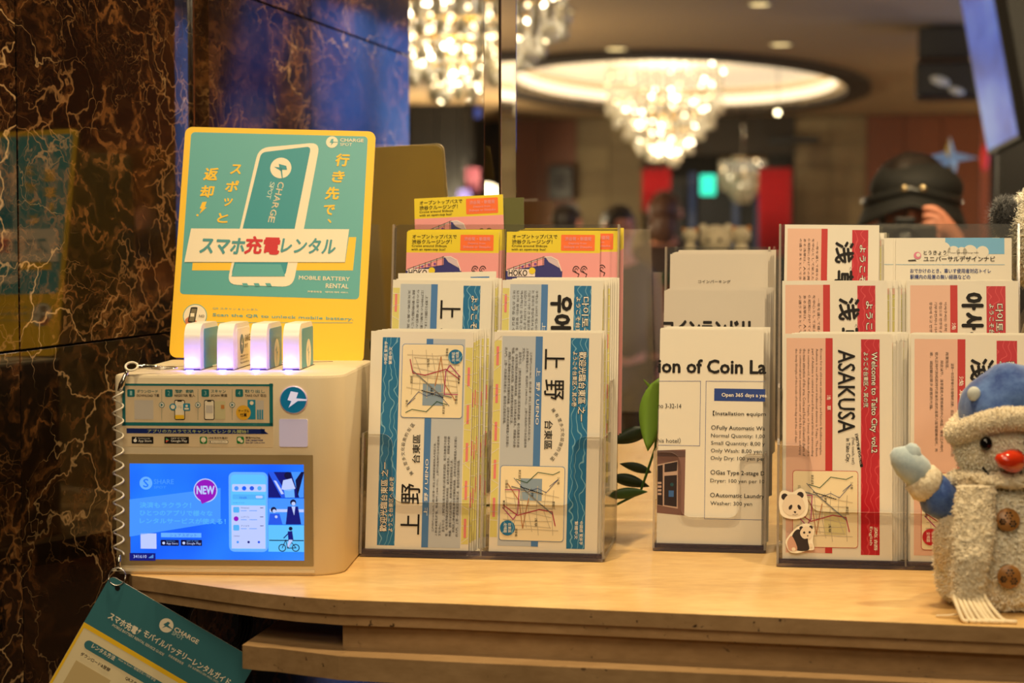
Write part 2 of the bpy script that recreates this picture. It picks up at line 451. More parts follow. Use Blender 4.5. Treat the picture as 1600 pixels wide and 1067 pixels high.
# ------------------------------------------------------------------ the setting (room coordinates w, n, z; turned by -YAW)
def struct(mb, name, **k):
    o = mb.build(name, **k); o.rotation_euler = (0, 0, -YAW); o['kind'] = 'structure'; return o


mb = MB(); mb.box(WALLW - .05, WALLW - .014, GLN - .945, GLN + .945, 0, 3.4, mat('backing', (20, 14, 10), .8))
wall_left = struct(mb, 'wall_left')
ncuts = [GLN - .945, GLN - .432, GLN, GLN + .432, GLN + .945]  # half past the pane stands for the mirrored wall
zcuts = [0, .51, CAMZ - .495, CAMZ - .099, CAMZ + .297, CAMZ + .693, CAMZ + 1.1]
for i in range(4):
    for j in range(6):
        g = .0009; mb = MB()
        mb.box(WALLW - .014, WALLW + random.uniform(-.0003, .0003), ncuts[i] + g, ncuts[i + 1] - g, zcuts[j] + g, zcuts[j + 1] - g, M_MARBLE)
        mb.build('marble_slab', wall_left, bevel=.0006, bseg=1)

SEAM = room(atN(781, 300, GLN)).x
mb = MB(); mb.box(WALLW + .0005, SEAM - .018, GLN, GLN + .005, TOPZ - .02, 2.5, M_GLASS); struct(mb, 'window_1')  # clear pane built in place of a mirror panel
mb = MB(); mb.box(SEAM + .018, 1.6, GLN, GLN + .005, TOPZ - .02, 2.5, M_GLASS); struct(mb, 'window_2')
M_BEV = mat('bevelled_glass', (245, 245, 240), .0, trans=1, spec=.5)
M_BEV.node_tree.nodes['Principled BSDF'].inputs['IOR'].default_value = 1.5
def wedge(w0, w1, thick_at_w1, name):
    a, b = (.0008, .0026) if thick_at_w1 else (.0026, .0008)
    mb = MB(); mb.prism([(w0, GLN - .0002), (w1, GLN - .0002), (w1, GLN + b), (w0, GLN + a)], TOPZ - .02, 2.5, 'z', M_BEV)
    return struct(mb, name)
def corner_wedge():
    mb = MB(); mb.prism([(WALLW + .0032, GLN - .0046), (WALLW + .0200, GLN - .0008), (WALLW + .0200, GLN - .0003), (WALLW + .0032, GLN - .0003)], TOPZ, 2.5, 'z', M_BEV); return struct(mb, 'trim_6')
corner_wedge()
wedge(SEAM - .0178, SEAM - .0012, False, 'trim_1'); wedge(SEAM + .0012, SEAM + .0178, True, 'trim_2')
mb = MB(); mb.box(SEAM - .0011, SEAM + .0011, GLN - .001, GLN + .004, TOPZ, 2.5, mat('seam_metal', (90, 75, 55), .3, 1)); struct(mb, 'trim_3')
mb = MB(); mb.box(WALLW + .0004, WALLW + .003, GLN - .005, GLN, TOPZ, 2.5, M_CHROME); struct(mb, 'trim_4')

# countertop with bevelled stepped edge (world plan), ledge below
def plan(px, z): return [tuple(atZ(u, v, z)[:2]) for u, v in px]
def offset_front(pts, d):            # shift a plan polyline away from the viewer
    return [(x + NV.x * d, y + NV.y * d) for x, y in pts]
front = plan([(206, 899), (240, 903), (295, 911), (352, 919), (405, 926), (460, 932), (528, 937), (700, 943), (1150, 962), (1600, 981)], TOPZ)
front.append((front[-1][0] + WV.x * .5, front[-1][1] + WV.y * .5))
backL = world(WALLW + .004, GLN + .9, 0); 
def slab(fr, z0, z1, m, inset=.0, name='slab', parent=None, back_n=GLN + .85, left=None):
    L = left or (fr[0][0] - .006, fr[0][1] + .012)
    k = room(Vector((fr[-1][0], fr[-1][1], 0))).x
    b0 = world(k, back_n, 0); b1 = world(WALLW + .012, back_n, 0); b2 = world(WALLW + .02, 1.85, 0)
    pts = [L] + fr + [tuple(b0[:2]), tuple(b1[:2]), tuple(b2[:2])]
    mb = MB(); mb.prism(pts, z0, z1, 'z', m); return mb.build(name, parent)
counter = thing('stone_counter', 'cream travertine counter with stepped edge along the foot of the picture', 'counter', (0, 1.8, 0))
def ch(o, p): o.parent = p; o.matrix_parent_inverse = Matrix.Translation(p.location).inverted(); return o
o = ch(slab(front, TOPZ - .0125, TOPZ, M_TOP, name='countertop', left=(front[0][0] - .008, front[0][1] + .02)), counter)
o.data.materials.append(M_EDGE_SHADE)
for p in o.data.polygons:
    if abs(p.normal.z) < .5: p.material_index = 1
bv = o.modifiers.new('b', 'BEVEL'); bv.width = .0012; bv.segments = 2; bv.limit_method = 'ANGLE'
ch(slab(offset_front(front, .0035), TOPZ - .022, TOPZ - .0125, M_EDGE_SHADE, name='lower_edge'), counter)
Z2 = TOPZ - .043
ris = [(x, y) for x, y in plan([(529, 976), (700, 984), (1150, 1003), (1600, 1021)], TOPZ - .022)]
ris = offset_front(ris, .012); ris.append((ris[-1][0] + WV.x * .5, ris[-1][1] + WV.y * .5))
k = room(Vector((*ris[-1], 0))).x; w0 = room(Vector((*ris[0], 0)))
mb = MB(); mb.prism(ris + [tuple(world(k, GLN + .3, 0)[:2]), tuple(world(w0.x + .01, GLN + .3, 0)[:2])], Z2, TOPZ - .022, 'z', M_EDGE_SHADE); ch(mb.build('riser'), counter)
low = plan([(378, 1008), (405, 1011), (433, 1013), (480, 1019), (529, 1025), (700, 1034), (1150, 1054), (1600, 1074)], Z2)
low.append((low[-1][0] + WV.x * .5, low[-1][1] + WV.y * .5))
lb = atZ(443, 964, Z2)
mb = MB(); mb.prism([(lb.x - .0, lb.y)] + low + [tuple(world(k + .02, GLN, 0)[:2]), tuple(world(w0.x, GLN, 0)[:2])], Z2 - .02, Z2, 'z', M_EDGE_SHADE)
o = ch(mb.build('lower_ledge'), counter); bv = o.modifiers.new('b', 'BEVEL'); bv.width = .001; bv.segments = 2; bv.limit_method = 'ANGLE'
mb = MB(); bb = [world(-.45, 1.93, 0), world(k, 1.93, 0), world(k, GLN - .02, 0), world(-.45, GLN - .02, 0)]
mb.prism([tuple(p[:2]) for p in bb], 0, Z2 - .02, 'z', mat('dark_base', (26, 19, 14), .25)); ch(mb.build('plinth'), counter)

# mirrored lobby, built as a real shell beyond the glass
M_CEIL = mat('ceiling_paint', (170, 142, 104), .8); CZ = CAMZ + 1.10; FN = 17.0
cc = room(atN(1062, 128, 13.6)); RC = (cc.x, 13.6); RA, RB = 1.18, 2.35
def ell(k, s=1.0, n=64): a = 2 * pi * k / n; return (RC[0] + RA * s * cos(a), RC[1] + RB * s * sin(a))
mb = MB(); n = 64; rect = []
for k_ in range(n):
    a = 2 * pi * k_ / n; dx, dy = cos(a), sin(a)
    t = min((5.5 - 0) / abs(dx) if abs(dx) > 1e-6 else 1e9, (3.4 if dy > 0 else 3.0) / abs(dy) if abs(dy) > 1e-6 else 1e9)
    rect.append((RC[0] + dx * t, RC[1] + dy * t))
vv = [(*ell(k_), CZ) for k_ in range(n)] + [(*p, CZ) for p in rect]
mb.add(vv, [(k_, (k_ + 1) % n, n + (k_ + 1) % n, n + k_) for k_ in range(n)], M_CEIL)
mb.box(RC[0] - 5.5, RC[0] + 5.5, 3.0, RC[1] - 3.0, CZ, CZ + .02, M_CEIL)
struct(mb, 'ceiling')
mb = MB(); M_COVE = mat('cove_white', (255, 238, 208), .8, emit=1.6)
vv = [(*ell(k_, .99), CZ - .0) for k_ in range(n)] + [(*ell(k_, .99), CZ + .16) for k_ in range(n)]
mb.add(vv, [(k_, (k_ + 1) % n, n + (k_ + 1) % n, n + k_) for k_ in range(n)], mat('cove_side', (235, 215, 180), .8))
mb.add([(*ell(k_, .99), CZ + .16) for k_ in range(n)], [tuple(range(n))], mat('cove_cap', (255, 234, 200), .8, emit=1.0))  # cap emits, standing in for cove light bouncing off it
struct(mb, 'ceiling_recess')
mb = MB(); vv = [(*ell(k_, .93), CZ + .10) for k_ in range(n)] + [(*ell(k_, .93), CZ + .02) for k_ in range(n)]
mb.add(vv, [(k_, (k_ + 1) % n, n + (k_ + 1) % n, n + k_) for k_ in range(n)], M_COVE)
o = mb.build('cove_light'); o.rotation_euler = (0, 0, -YAW); tag(o, 'glowing oval cove light set in the lobby ceiling round the chandelier', 'ceiling light')
mb = MB(); vv = [(*ell(k_, .99), CZ - .035) for k_ in range(n)] + [(*ell(k_, 1.13), CZ - .035) for k_ in range(n)] + [(*ell(k_, 1.13), CZ - .001) for k_ in range(n)] + [(*ell(k_, .99), CZ + .05) for k_ in range(n)]
fs = []
for q in range(3): fs += [(q * n + k_, q * n + (k_ + 1) % n, (q + 1) * n + (k_ + 1) % n, (q + 1) * n + k_) for k_ in range(n)]
fs += [(k_, (k_ + 1) % n, 3 * n + (k_ + 1) % n, 3 * n + k_) for k_ in range(n)]
mb.add(vv, fs, mat('dark_rim', (40, 28, 18), .6)); o = mb.build('cove_rim'); o.rotation_euler = (0, 0, -YAW)
o['kind'] = 'structure'
mb = MB(); mb.box(-6, 6, -2.5, FN + .3, -.05, 0, mat('floor_tile', (95, 78, 60), .25)); struct(mb, 'floor')

def wpx(u, N_=FN): return room(atN(u, 378, N_)).x
M_WOOD = mat('wood_panel', (128, 66, 28), .45, bump=(3, .2)); M_STONE = mat('stone_tile', (150, 132, 98), .7); M_DARK = mat('dark_glassy', (14, 15, 22), .3)
for nm, a, b, m in (('wall_back', 790, 900, M_WOOD), ('wall_back_stone', 900, 1003, M_STONE), ('wall_back_right', 1240, 1352, M_STONE), ('wall_back_wood', 1352, 1530, M_WOOD), ('wall_back_dark', 1530, 2300, M_DARK), ('wall_back_left', 420, 790, M_DARK)):
    wa, wb = wpx(a), wpx(b); mb = MB(); mb.box(wa, wb, FN + .05, FN + .15, 0, CZ + .3, m); o = struct(mb, nm)
    if m is M_STONE:
        nx = max(2, round((wb - wa) / .30))
        for i in range(nx):
            for j in range(9):
                z0 = CZ - .02 - (j + 1) * .22; q = MB(); x0 = wa + (wb - wa) * i / nx; x1 = wa + (wb - wa) * (i + 1) / nx
                t_ = random.randint(-9, 9); mm = mat('stone_%d' % (t_ // 6), (150 + t_ // 6 * 8, 132 + t_ // 6 * 8, 98 + t_ // 6 * 6), .7)
                q.box(x0 + .004, x1 - .004, FN + .01 + random.uniform(0, .012), FN + .05, z0 + .004, z0 + .216, mm); q.build('stone_tile', o)
    elif m is M_WOOD:
        nx = max(1, round((wb - wa) / .34))
        for i in range(nx):
            q = MB(); q.box(wa + (wb - wa) * i / nx + .006, wa + (wb - wa) * (i + 1) / nx - .006, FN + .02, FN + .05, .1, CZ - .02, m); q.build('wood_board', o)
mb = MB(); mb.box(wpx(1003), wpx(1240), FN + 2, FN + 2.1, 0, CZ, mat('night', (10, 13, 20), .4)); struct(mb, 'wall_entrance')
mb = MB(); mb.box(wpx(1003), wpx(1240), FN - .02, FN + .12, CZ - .33, CZ + .2, mat('lintel', (52, 42, 30), .6)); struct(mb, 'trim_5')

# side wall far right with dusk-blue windows; its light is what the polished slabs mirror
MW = mat('dusk_window', (60, 110, 220), .3); nt = MW.node_tree; b = nt.nodes['Principled BSDF']
t = N(nt, 'ShaderNodeTexCoord'); n_ = noise_n(nt, t.outputs['Object'], 1.3, 3, .5)
c_ = ramp(nt, n_.outputs[0], [(.35, (.012, .03, .16)), (.5, (.04, .12, .5)), (.66, (.12, .28, .75))])
nt.links.new(c_, b.inputs['Emission Color']); b.inputs['Emission Strength'].default_value = 4; nt.links.new(c_, b.inputs['Base Color'])
mb = MB(); mb.box(2.15, 2.2, 3.4, FN, 0, CZ, M_WOOD); mb.box(1.02, 2.15, 7.75, 7.85, 0, CZ, M_WOOD); mb.box(1.0, 1.04, 7.75, 10.4, 0, CZ, M_DARK); wr = struct(mb, 'wall_right')
for i, (a0, a1) in enumerate(((8.0, 8.9), (9.0, 10.3))):
    q = MB(); q.box(.985, .995, a0, a1, .5, CZ - .02, MW); o = struct(q, 'window_%d' % (i + 3))
    q = MB(); q.box(.955, .985, a0 - .08, a0, .4, CZ, M_BLACK); q.box(.965, .985, a0, a1, 1.62, 1.65, M_BLACK); q.box(.965, .985, (a0 + a1) / 2, (a0 + a1) / 2 + .03, .5, 1.62, M_BLACK); q.build('window_frame', o)


# ------------------------------------------------------------------ charging station
TEAL = mat('teal_print', (84, 168, 170), .3); YEL = mat('yellow_print', (247, 200, 38), .4); CREAM = mat('cream_print', (244, 232, 204), .45)
RED = mat('red_print', (205, 24, 34), .4); M_BODY = mat('machine_plastic', (216, 200, 168), .5, bump=(900, .12, .0004)); M_BODY2 = mat('machine_bezel', (150, 132, 96), .22)
DTEAL = mat('dark_teal_print', (24, 112, 116), .35); NAVY = mat('navy_print', (16, 38, 110), .35)
SKY = mat('power_bank_blue', (36, 140, 172), .35); M_PB = mat('bank_white', (244, 240, 236), .3, coat=.3)
MX = atZ(181, 897, TOPZ)
mach = thing('charging_station', 'white phone battery rental machine with a glowing blue screen on the left of the counter', 'vending machine', (MX.x, MX.y, TOPZ), (0, 0, radians(-3.2)))
MW_, MD, MH = .206, .226, .181
def plan_rr(w, d, rfl, rfr, rb, inset=0):
    out = []
    for cx, cy, r, a0 in ((w - rb, d - rb, rb, 0), (rb, d - rb, rb, 90), (rfl, rfl, rfl, 180), (w - rfr, rfr, rfr, 270)):
        for k in range(9):
            a = radians(a0 + 90 * k / 8); out.append((cx + (r - inset) * cos(a), cy + (r - inset) * sin(a)))
    return out
def shell(mb, rings, m):
    n = len(rings[0][0]); vs_ = [(*p, z) for pts, z in rings for p in pts]; fs = []
    for i in range(len(rings) - 1):
        for k in range(n): fs.append((i * n + k, i * n + (k + 1) % n, (i + 1) * n + (k + 1) % n, (i + 1) * n + k))
    fs += [tuple(range(n))[::-1], tuple(range((len(rings) - 1) * n, len(rings) * n))]
    mb.add(vs_, fs, m, False)
mb = MB(); A_ = (MW_, MD, .006, .030, .012)
shell(mb, [(plan_rr(*A_, .0015), .0), (plan_rr(*A_), .002), (plan_rr(*A_), MH - .0028), (plan_rr(*A_, .0008), MH - .0008), (plan_rr(*A_, .0026), MH)], M_BODY)
body = mb.build('housing', mach)
for p in body.data.polygons: p.use_smooth = abs(p.normal.z) < .3
fm = px_on(mach)
# raised sticker plate, screen bezel
def plate(name, x0, y0, x1, y1, th, m, r, y=0.0, parent=mach):
    a = fm(x0, y0); b = fm(x1, y1); mb = MB(); mb.prism(rrect(a[0], b[1], b[0], a[1], r)[::-1], y - th, y, 'y', m); return mb.build(name, parent)
bz = plate('screen_bezel', 181, 709, 490, 885, .0006, M_BODY2, .0008)
mb = MB(); a = fm(176, 888); b = fm(492, 895); mb.box(a[0], b[0], -.001, 0, b[1], a[1], M_BODY); mb.build('bottom_lip', mach)
st = plate('instruction_sticker', 191, 599, 427, 699, .0004, mat('sticker', (226, 205, 168), .25, coat=.5), .001)
st['label'] = 'translucent instruction sticker with teal border'
P = Print(fm, st, -.0004)
for r_ in ((191, 599, 427, 603.5), (191, 599, 196.5, 665), (421, 599, 427, 665), (191, 659.5, 427, 666)): P.rect(*r_, DTEAL, 'teal_border')
P.rect(198, 669, 414, 678, NAVY, 'blue_strip'); P.poly([(408, 669), (420, 678), (408, 678)], NAVY, 'blue_strip')
P.text('アプリのカメラでスキャンしてレンタル開始！', 231, 670.6, 388, 676.8, mat('lime_ink', (190, 200, 120), .5), bold=.02)
steps = [(199, '1', 'ダウンロード', 'DOWNLOAD 下載', 214, 249), (258, '2', '登 録', 'REGISTER 登入', 273, 305), (315, '3', 'スキャン', 'SCAN 掃描', 330, 355), (368, '4', '取り出し', 'TAKE OUT 取出', 383, 416)]
for x, nn, jp, en, x0, x1 in steps:
    P.rect(x, 608, x + 12, 620, DTEAL, 'step_number', 1, .0012); P.text(nn, x + 4.2, 610.5, x + 7.8, 617.5, mat('pale_teal', (150, 195, 190), .5))
    P.text(jp, x0, 608.5, x1 - 2, 613.8, DTEAL, bold=.015); P.text(en, x0, 615.3, x1, 620, M_INK, bold=.015)
for x in (253, 309.5, 363):
    P.line([(x, 608), (x, 656)], .00025, DTEAL); P.circ(x, 632.5, 4.4, DTEAL, 'step_arrow', 2); P.circ(x, 632.5, 3.6, M_PAPER, 'step_arrow', 3); P.poly([(x - 1.4, 630.2), (x + 2.4, 632.5), (x - 1.4, 634.8)], DTEAL, 'step_arrow', 4)
P.rect(210, 625, 240, 655, M_PAPER2, 'blank_square'); 
for x0, x1 in ((272.5, 289.5), (319, 335.5)):
    P.rect(x0, 624.5, x1, 656, M_INK, 'phone_drawing', 2, .0016); P.rect(x0 + 1.2, 626, x1 - 1.2, 654.6, CREAM, 'phone_drawing', 3, .001); P.rect(x0 + 5, 625.5, x1 - 5, 627.5, M_INK, 'phone_drawing', 4)
P.rect(274, 648, 288, 654.4, YEL, 'phone_drawing', 4); P.circ(270.5, 635.5, 5.4, SKY, 'phone_drawing', 5); P.rect(286.5, 630, 297.5, 641.5, SKY, 'phone_drawing', 5, .001); P.circ(292, 634, 2, CREAM, 'phone_drawing', 6); P.rect(288.5, 637, 295.5, 639.8, CREAM, 'phone_drawing', 6, .0006)
P.circ(270.5, 635.5, 3.4, CREAM, 'phone_drawing', 6); P.text('⇋', 277.5, 633, 284.5, 638, SKY)
P.rect(336, 626.5, 352.5, 655, mat('card_tint', (205, 196, 150), .5), 'machine_drawing', 2); P.rect(345.5, 632.5, 350.8, 638.5, mat('orange_ink', (200, 130, 60), .5), 'machine_drawing', 3); P.rect(322, 633, 333, 645, M_PAPER2, 'phone_drawing', 4)
P.circ(380.5, 644.5, 11.5, mat('sun_yellow', (232, 178, 40), .5), 'yellow_badge', 3); P.text('ケーブル', 372.5, 639.5, 389.5, 644, M_INK, bold=.03, L=4); P.text('付属', 375.5, 645.5, 385.5, 650.6, M_INK, bold=.03, L=4)
P.rect(387, 624.5, 399.5, 655, SKY, 'machine_drawing', 2); P.circ(393.5, 629.5, 3, CREAM, 'machine_drawing', 3); P.rect(400.5, 625.5, 412.5, 655, M_PAPER2, 'machine_drawing', 2)
for x in (402, 405.5, 409): P.rect(x, 640, x + 2.4, 655, SKY, 'machine_drawing', 3)
P.text('※料金やご利用方法についてはアプリをご確認ください', 330, 661.2, 416, 664.6, mat('pale_teal2', (80, 150, 140), .5))
def store(P, x0, y0, x1, y1, t1, t2, kind, em=None):
    k = em or M_INK; w = M_WHITE if em is None else em_w; h = y1 - y0
    P.rect(x0, y0, x1, y1, k, 'store_badge', 2, .0006)
    if kind == 'a': P.circ(x0 + h * .5, y0 + h * .55, h * .24, w, 'store_badge', 3); P.circ(x0 + h * .58, y0 + h * .2, h * .08, w, 'store_badge', 3)
    else:
        for q, c in (([(0, 0), (.62, .5), (0, .5)], (80, 190, 120)), ([(0, 1), (.62, .5), (0, .5)], (230, 90, 70))):
            P.poly([(x0 + h * .25 + a * h * .7, y0 + h * .18 + b * h * .64) for a, b in q], mat('badge_%d' % c[0], c, .5), 'store_badge', 3)
    P.text(t1, x0 + h * .95, y0 + h * .16, x1 - h * .5, y0 + h * .34, w, L=4); P.text(t2, x0 + h * .95, y0 + h * .42, x1 - h * .25, y0 + h * .86, w, bold=.01, L=4)
em_w = mat('screen_white', (150, 175, 255), emit=.8, rough=.3)
store(P, 206, 682, 240, 693, 'Download on the', 'App Store', 'a'); store(P, 257, 682, 295.5, 693, 'GET IT ON', 'Google Play', 'g')
GRN = mat('app_green', (20, 130, 60), .4)
P.rect(312.5, 682, 324, 693, GRN, 'app_icon', 2, .0015); P.circ(318.2, 687, 4, CREAM, 'app_icon', 3); P.poly([(316, 689), (319.5, 689.5), (318, 692.3)], CREAM, 'app_icon', 3)
P.text('LINE 友だち追加！', 326, 682.3, 356, 685.6, M_INK, bold=.03); P.rect(326, 687.5, 357, 693, M_INK, 'search_box', 2, .0014); P.rect(326.5, 688, 356.5, 692.5, CREAM, 'search_box', 3, .0013); P.text('チャージスポット', 332, 688.8, 353, 691.8, M_INK, L=5)
P.line([(329, 691), (330.5, 692)], .0002, M_INK, L=5); P.circ(328.8, 690, 1.1, M_INK, 'search_box', 4)
P.rect(370, 682, 381.5, 693, GRN, 'app_icon', 2, .0015); P.circ(374.4, 686.3, 3.1, CREAM, 'app_icon', 3); P.circ(377.6, 689, 2.4, CREAM, 'app_icon', 3)
P.text('微信/WeChat', 384, 682, 407, 685.4, M_INK, bold=.03); P.text('扫描二维码即可租借', 384, 686.3, 411, 689.2, NAVY, bold=.02); P.text('Scan QR Code to rent', 384, 690, 414, 693, NAVY, bold=.02)
P.done()
# round logo button and blank label plate
a = fm(459, 624.5); e = fm(480.8, 624.5); R_ = e[0] - a[0]
mb = MB(); ring = lambda r, y: [(a[0] + r * cos(2 * pi * k / 40), y, a[1] + r * sin(2 * pi * k / 40)) for k in range(40)]
vs_ = ring(R_, 0) + ring(R_, -.0012) + ring(R_ * .93, -.002)
mb.add(vs_, [(i * 40 + k, (i + 1) * 40 + k, (i + 1) * 40 + (k + 1) % 40, i * 40 + (k + 1) % 40) for i in range(2) for k in range(40)], mat('pale_rim', (205, 190, 235), .3))
mb.add(ring(R_ * .93, -.002), [tuple(range(40))], mat('logo_blue', (16, 124, 178), .3, emit=.1)); lb_ = mb.build('logo_disc', mach)
P = Print(fm, lb_, -.0021)
EMW = mat('logo_white', (225, 225, 255), .4, emit=.35)
P.poly([(455, 611), (466.5, 613), (463.5, 622), (480, 623.5), (480, 625.8), (466, 626), (451.5, 636.5), (456, 626.5), (450, 624.5)][:9], EMW, 'bolt'); P.done()
lp = plate('label_plate', 436.5, 654.5, 481, 698, .0014, mat('label_white', (205, 200, 235), .4, emit=.12), .0015); lp['label'] = 'blank white square label plate'
# screen
mb = MB(); a = fm(203, 724); b = fm(475.5, 875.5)
def emis(name, stops=None, col=None, strength=1.0, grad='X'):
    m = bpy.data.materials.new(name); m.use_nodes = True; MATS[name] = m; nt = m.node_tree; b_ = nt.nodes['Principled BSDF']
    b_.inputs['Base Color'].default_value = (.01, .01, .02, 1); b_.inputs['Roughness'].default_value = .2
    if col: b_.inputs['Emission Color'].default_value = (*srgb(col), 1)
    b_.inputs['Emission Strength'].default_value = strength
    return m
SB = emis('screen_blue', col=(22, 104, 255)); nt = SB.node_tree; t = N(nt, 'ShaderNodeTexCoord'); n_ = noise_n(nt, t.outputs['Object'], 9, 2, .5)
nt.links.new(ramp(nt, n_.outputs[0], [(.35, srgb((8, 84, 255))), (.65, srgb((38, 136, 255)))]), nt.nodes['Principled BSDF'].inputs['Emission Color'])
mb.box(a[0], b[0], -.0009, -.0004, b[1], a[1], SB); scr = mb.build('screen', mach); scr['label'] = 'lit blue advertising screen'
P = Print(fm, scr, -.0009)
E1 = emis('s_light', col=(70, 150, 255)); E2 = emis('s_pale', col=(104, 176, 255)); E3 = emis('s_cyan', col=(96, 196, 255)); E4 = emis('s_text', col=(84, 178, 250)); E5 = emis('s_navy', col=(10, 20, 120)); E6 = emis('s_mag', col=(150, 20, 190)); E7 = emis('s_white', col=(190, 205, 255)); E8 = emis('s_mid', col=(36, 90, 235)); E9 = emis('s_dark', col=(6, 10, 60))
P.poly([(203, 780), (345, 762), (345, 815), (203, 838)], E1, 'screen_band', 1)
P.circ(228.5, 754.5, 10, E2, 'share_emblem', 2); P.text('S', 224.5, 748, 232.5, 761, SB, bold=.03); P.text('SHARE', 241, 748.5, 272, 756, E1, bold=.02); P.text('SPOT', 241, 759, 260, 763, E1)
P.circ(321.5, 766, 18.6, E7, 'speech_bubble', 2); P.circ(321.5, 766, 17, E6, 'speech_bubble', 3); P.poly([(313, 780), (330, 781), (316, 787)], E6, 'speech_bubble', 3); P.text('NEW', 308, 759, 335.5, 771.5, E7, bold=.05, L=4, skew=0)
P.text('決済もラクラク！', 219, 784, 299, 793.5, E4, bold=.035); P.text('ひとつのアプリで様々な', 219, 796.5, 332.5, 806, E4, bold=.035); P.text('レンタルサービスが使える！', 219, 809, 353, 818.5, E4, bold=.035)
P.rect(220, 833, 245, 857, E7, 'blank_square'); P.rect(252, 832, 315, 839.5, E2, 'search_box', 1); P.text('シェアスポット', 266, 833.3, 308, 838.3, E8)
for x0, x1, t1, t2, kd in ((251.5, 280, 'Download on the', 'App Store', 'a'), (283, 316, 'GET IT ON', 'Google Play', 'g')):
    P.rect(x0, 843, x1, 852.5, E9, 'store_badge', 2, .0006); P.text(t2, x0 + 9, 846.8, x1 - 1.5, 851.3, E7, L=4); P.text(t1, x0 + 9, 844.2, x1 - 6, 845.8, E2, L=4); P.circ(x0 + 4.8, 848, 2.2, E7, 'store_badge', 4)
P.rect(203, 863.5, 243.5, 875.5, E5, 'status_strip', 2); P.text('341610', 209, 866.5, 229.5, 871.5, E7)
for k in range(4): P.rect(233 + k * 1.9, 871.5 - 1.3 * (k + 1), 234.2 + k * 1.9, 871.5, E2, 'status_strip', 3)
P.rect(357.5, 737, 419.5, 862, E2, 'phone_picture', 3, .005); P.rect(361, 741, 416.5, 858, E3, 'phone_picture', 4, .0035)
P.rect(363, 756, 416, 768, E7, 'phone_picture', 5, .001)
for k in range(4): P.circ(370 + k * 12, 762.5, 3.4, [E1, SB, E8, E4][k], 'phone_picture', 6)
P.rect(364, 772, 414, 780, E4, 'phone_picture', 5, .001); P.rect(400, 774, 411, 778, E7, 'phone_picture', 6, .001); P.text('10:00', 375, 775.5, 386, 779, E8, L=6); P.text('おためしサービス', 365, 784, 382, 786, E8, L=6)
P.rect(362, 789, 415.5, 857, E7, 'phone_picture', 5)
for k, (y, c, nm) in enumerate(((796, E4, 'Chargespot'), (810, E6, 'シェアサイクル'), (824, E4, 'アイカサ'))):
    P.rect(365, y - 4.5, 374.5, y + 4.5, c, 'phone_picture', 6, .001) if k != 1 else P.circ(369.5, y, 3.8, c, 'phone_picture', 6)
    P.text(nm, 377, y - 4, 390, y - 1.5, E5, L=6); P.rect(407, y - 3.4, 412, y - 2.4, E5, 'phone_picture', 6); P.rect(377, y + 1, 386, y + 2, E1, 'phone_picture', 6); P.rect(390, y + 1, 402, y + 2, E1, 'phone_picture', 6)
P.text('ご利用状況', 365, 836, 375, 838, E5, L=6)
for x, c in ((372, E1), (389, E5), (405, E8)): P.circ(x, 846.5, 1.9, c, 'phone_picture', 6)
# three small people pictures on the screen
for y0, y1, bg in ((737, 777.5, E5), (778.5, 819, E1), (820, 862, E3)): P.rect(419.5, y0, 475.5, y1, bg, 'photo_picture', 2)
P.poly([(419, 737), (428, 737), (452, 777), (440, 777)], E8, 'photo_picture', 3); P.poly([(455, 737), (475, 737), (475, 777), (468, 777)], E1, 'photo_picture', 3); P.poly([(462, 750), (471, 737), (475.5, 737), (465, 777)], E9, 'photo_picture', 4)
P.circ(450, 742.5, 5.5, E9, 'person_picture', 5); P.poly([(443, 750), (456, 747), (462, 763), (452, 767), (440, 764)], E7, 'person_picture', 5); P.poly([(428, 750), (432, 751), (444, 771), (440, 772)], E7, 'person_picture', 5); P.poly([(444, 765), (460, 763), (461, 777), (446, 777)], E2, 'person_picture', 5)
P.rect(422, 795, 475, 800, E7, 'photo_picture', 3); P.circ(458.5, 784.5, 4.6, E9, 'person_picture', 5); P.circ(459, 786.5, 3, E7, 'person_picture', 6); P.poly([(450, 791), (466, 791), (471, 819), (447, 819)], E5, 'person_picture', 5); P.poly([(456, 791), (462, 791), (460, 805)], E7, 'person_picture', 6)
P.circ(428, 796, 4.4, E9, 'person_picture', 5); P.circ(429, 798, 2.8, E7, 'person_picture', 6); P.poly([(422, 802), (437, 802), (442, 819), (420, 819)], E8, 'person_picture', 5); P.circ(432, 807, 2.2, E7, 'person_picture', 6)
P.rect(421, 843, 475, 845, E9, 'photo_picture', 3)
for x in (441.5, 462.5):
    P.circ(x, 855.5, 6, E9, 'bicycle_picture', 4); P.circ(x, 855.5, 4.6, E3, 'bicycle_picture', 5)
P.line([(441.5, 855.5), (447, 843), (450, 856), (463, 855.5), (456, 847), (450, 856)], .0007, E9, 'bicycle_picture', 6); P.circ(454.5, 825.5, 3, E9, 'person_picture', 5); P.poly([(450, 830), (457, 829), (459, 843), (451, 843)], E5, 'person_picture', 6); P.poly([(452, 842), (458, 843), (452, 855), (449, 853)], E7, 'person_picture', 6); P.line([(451, 833), (444, 840)], .001, E5, 'person_picture', 6)
P.done()
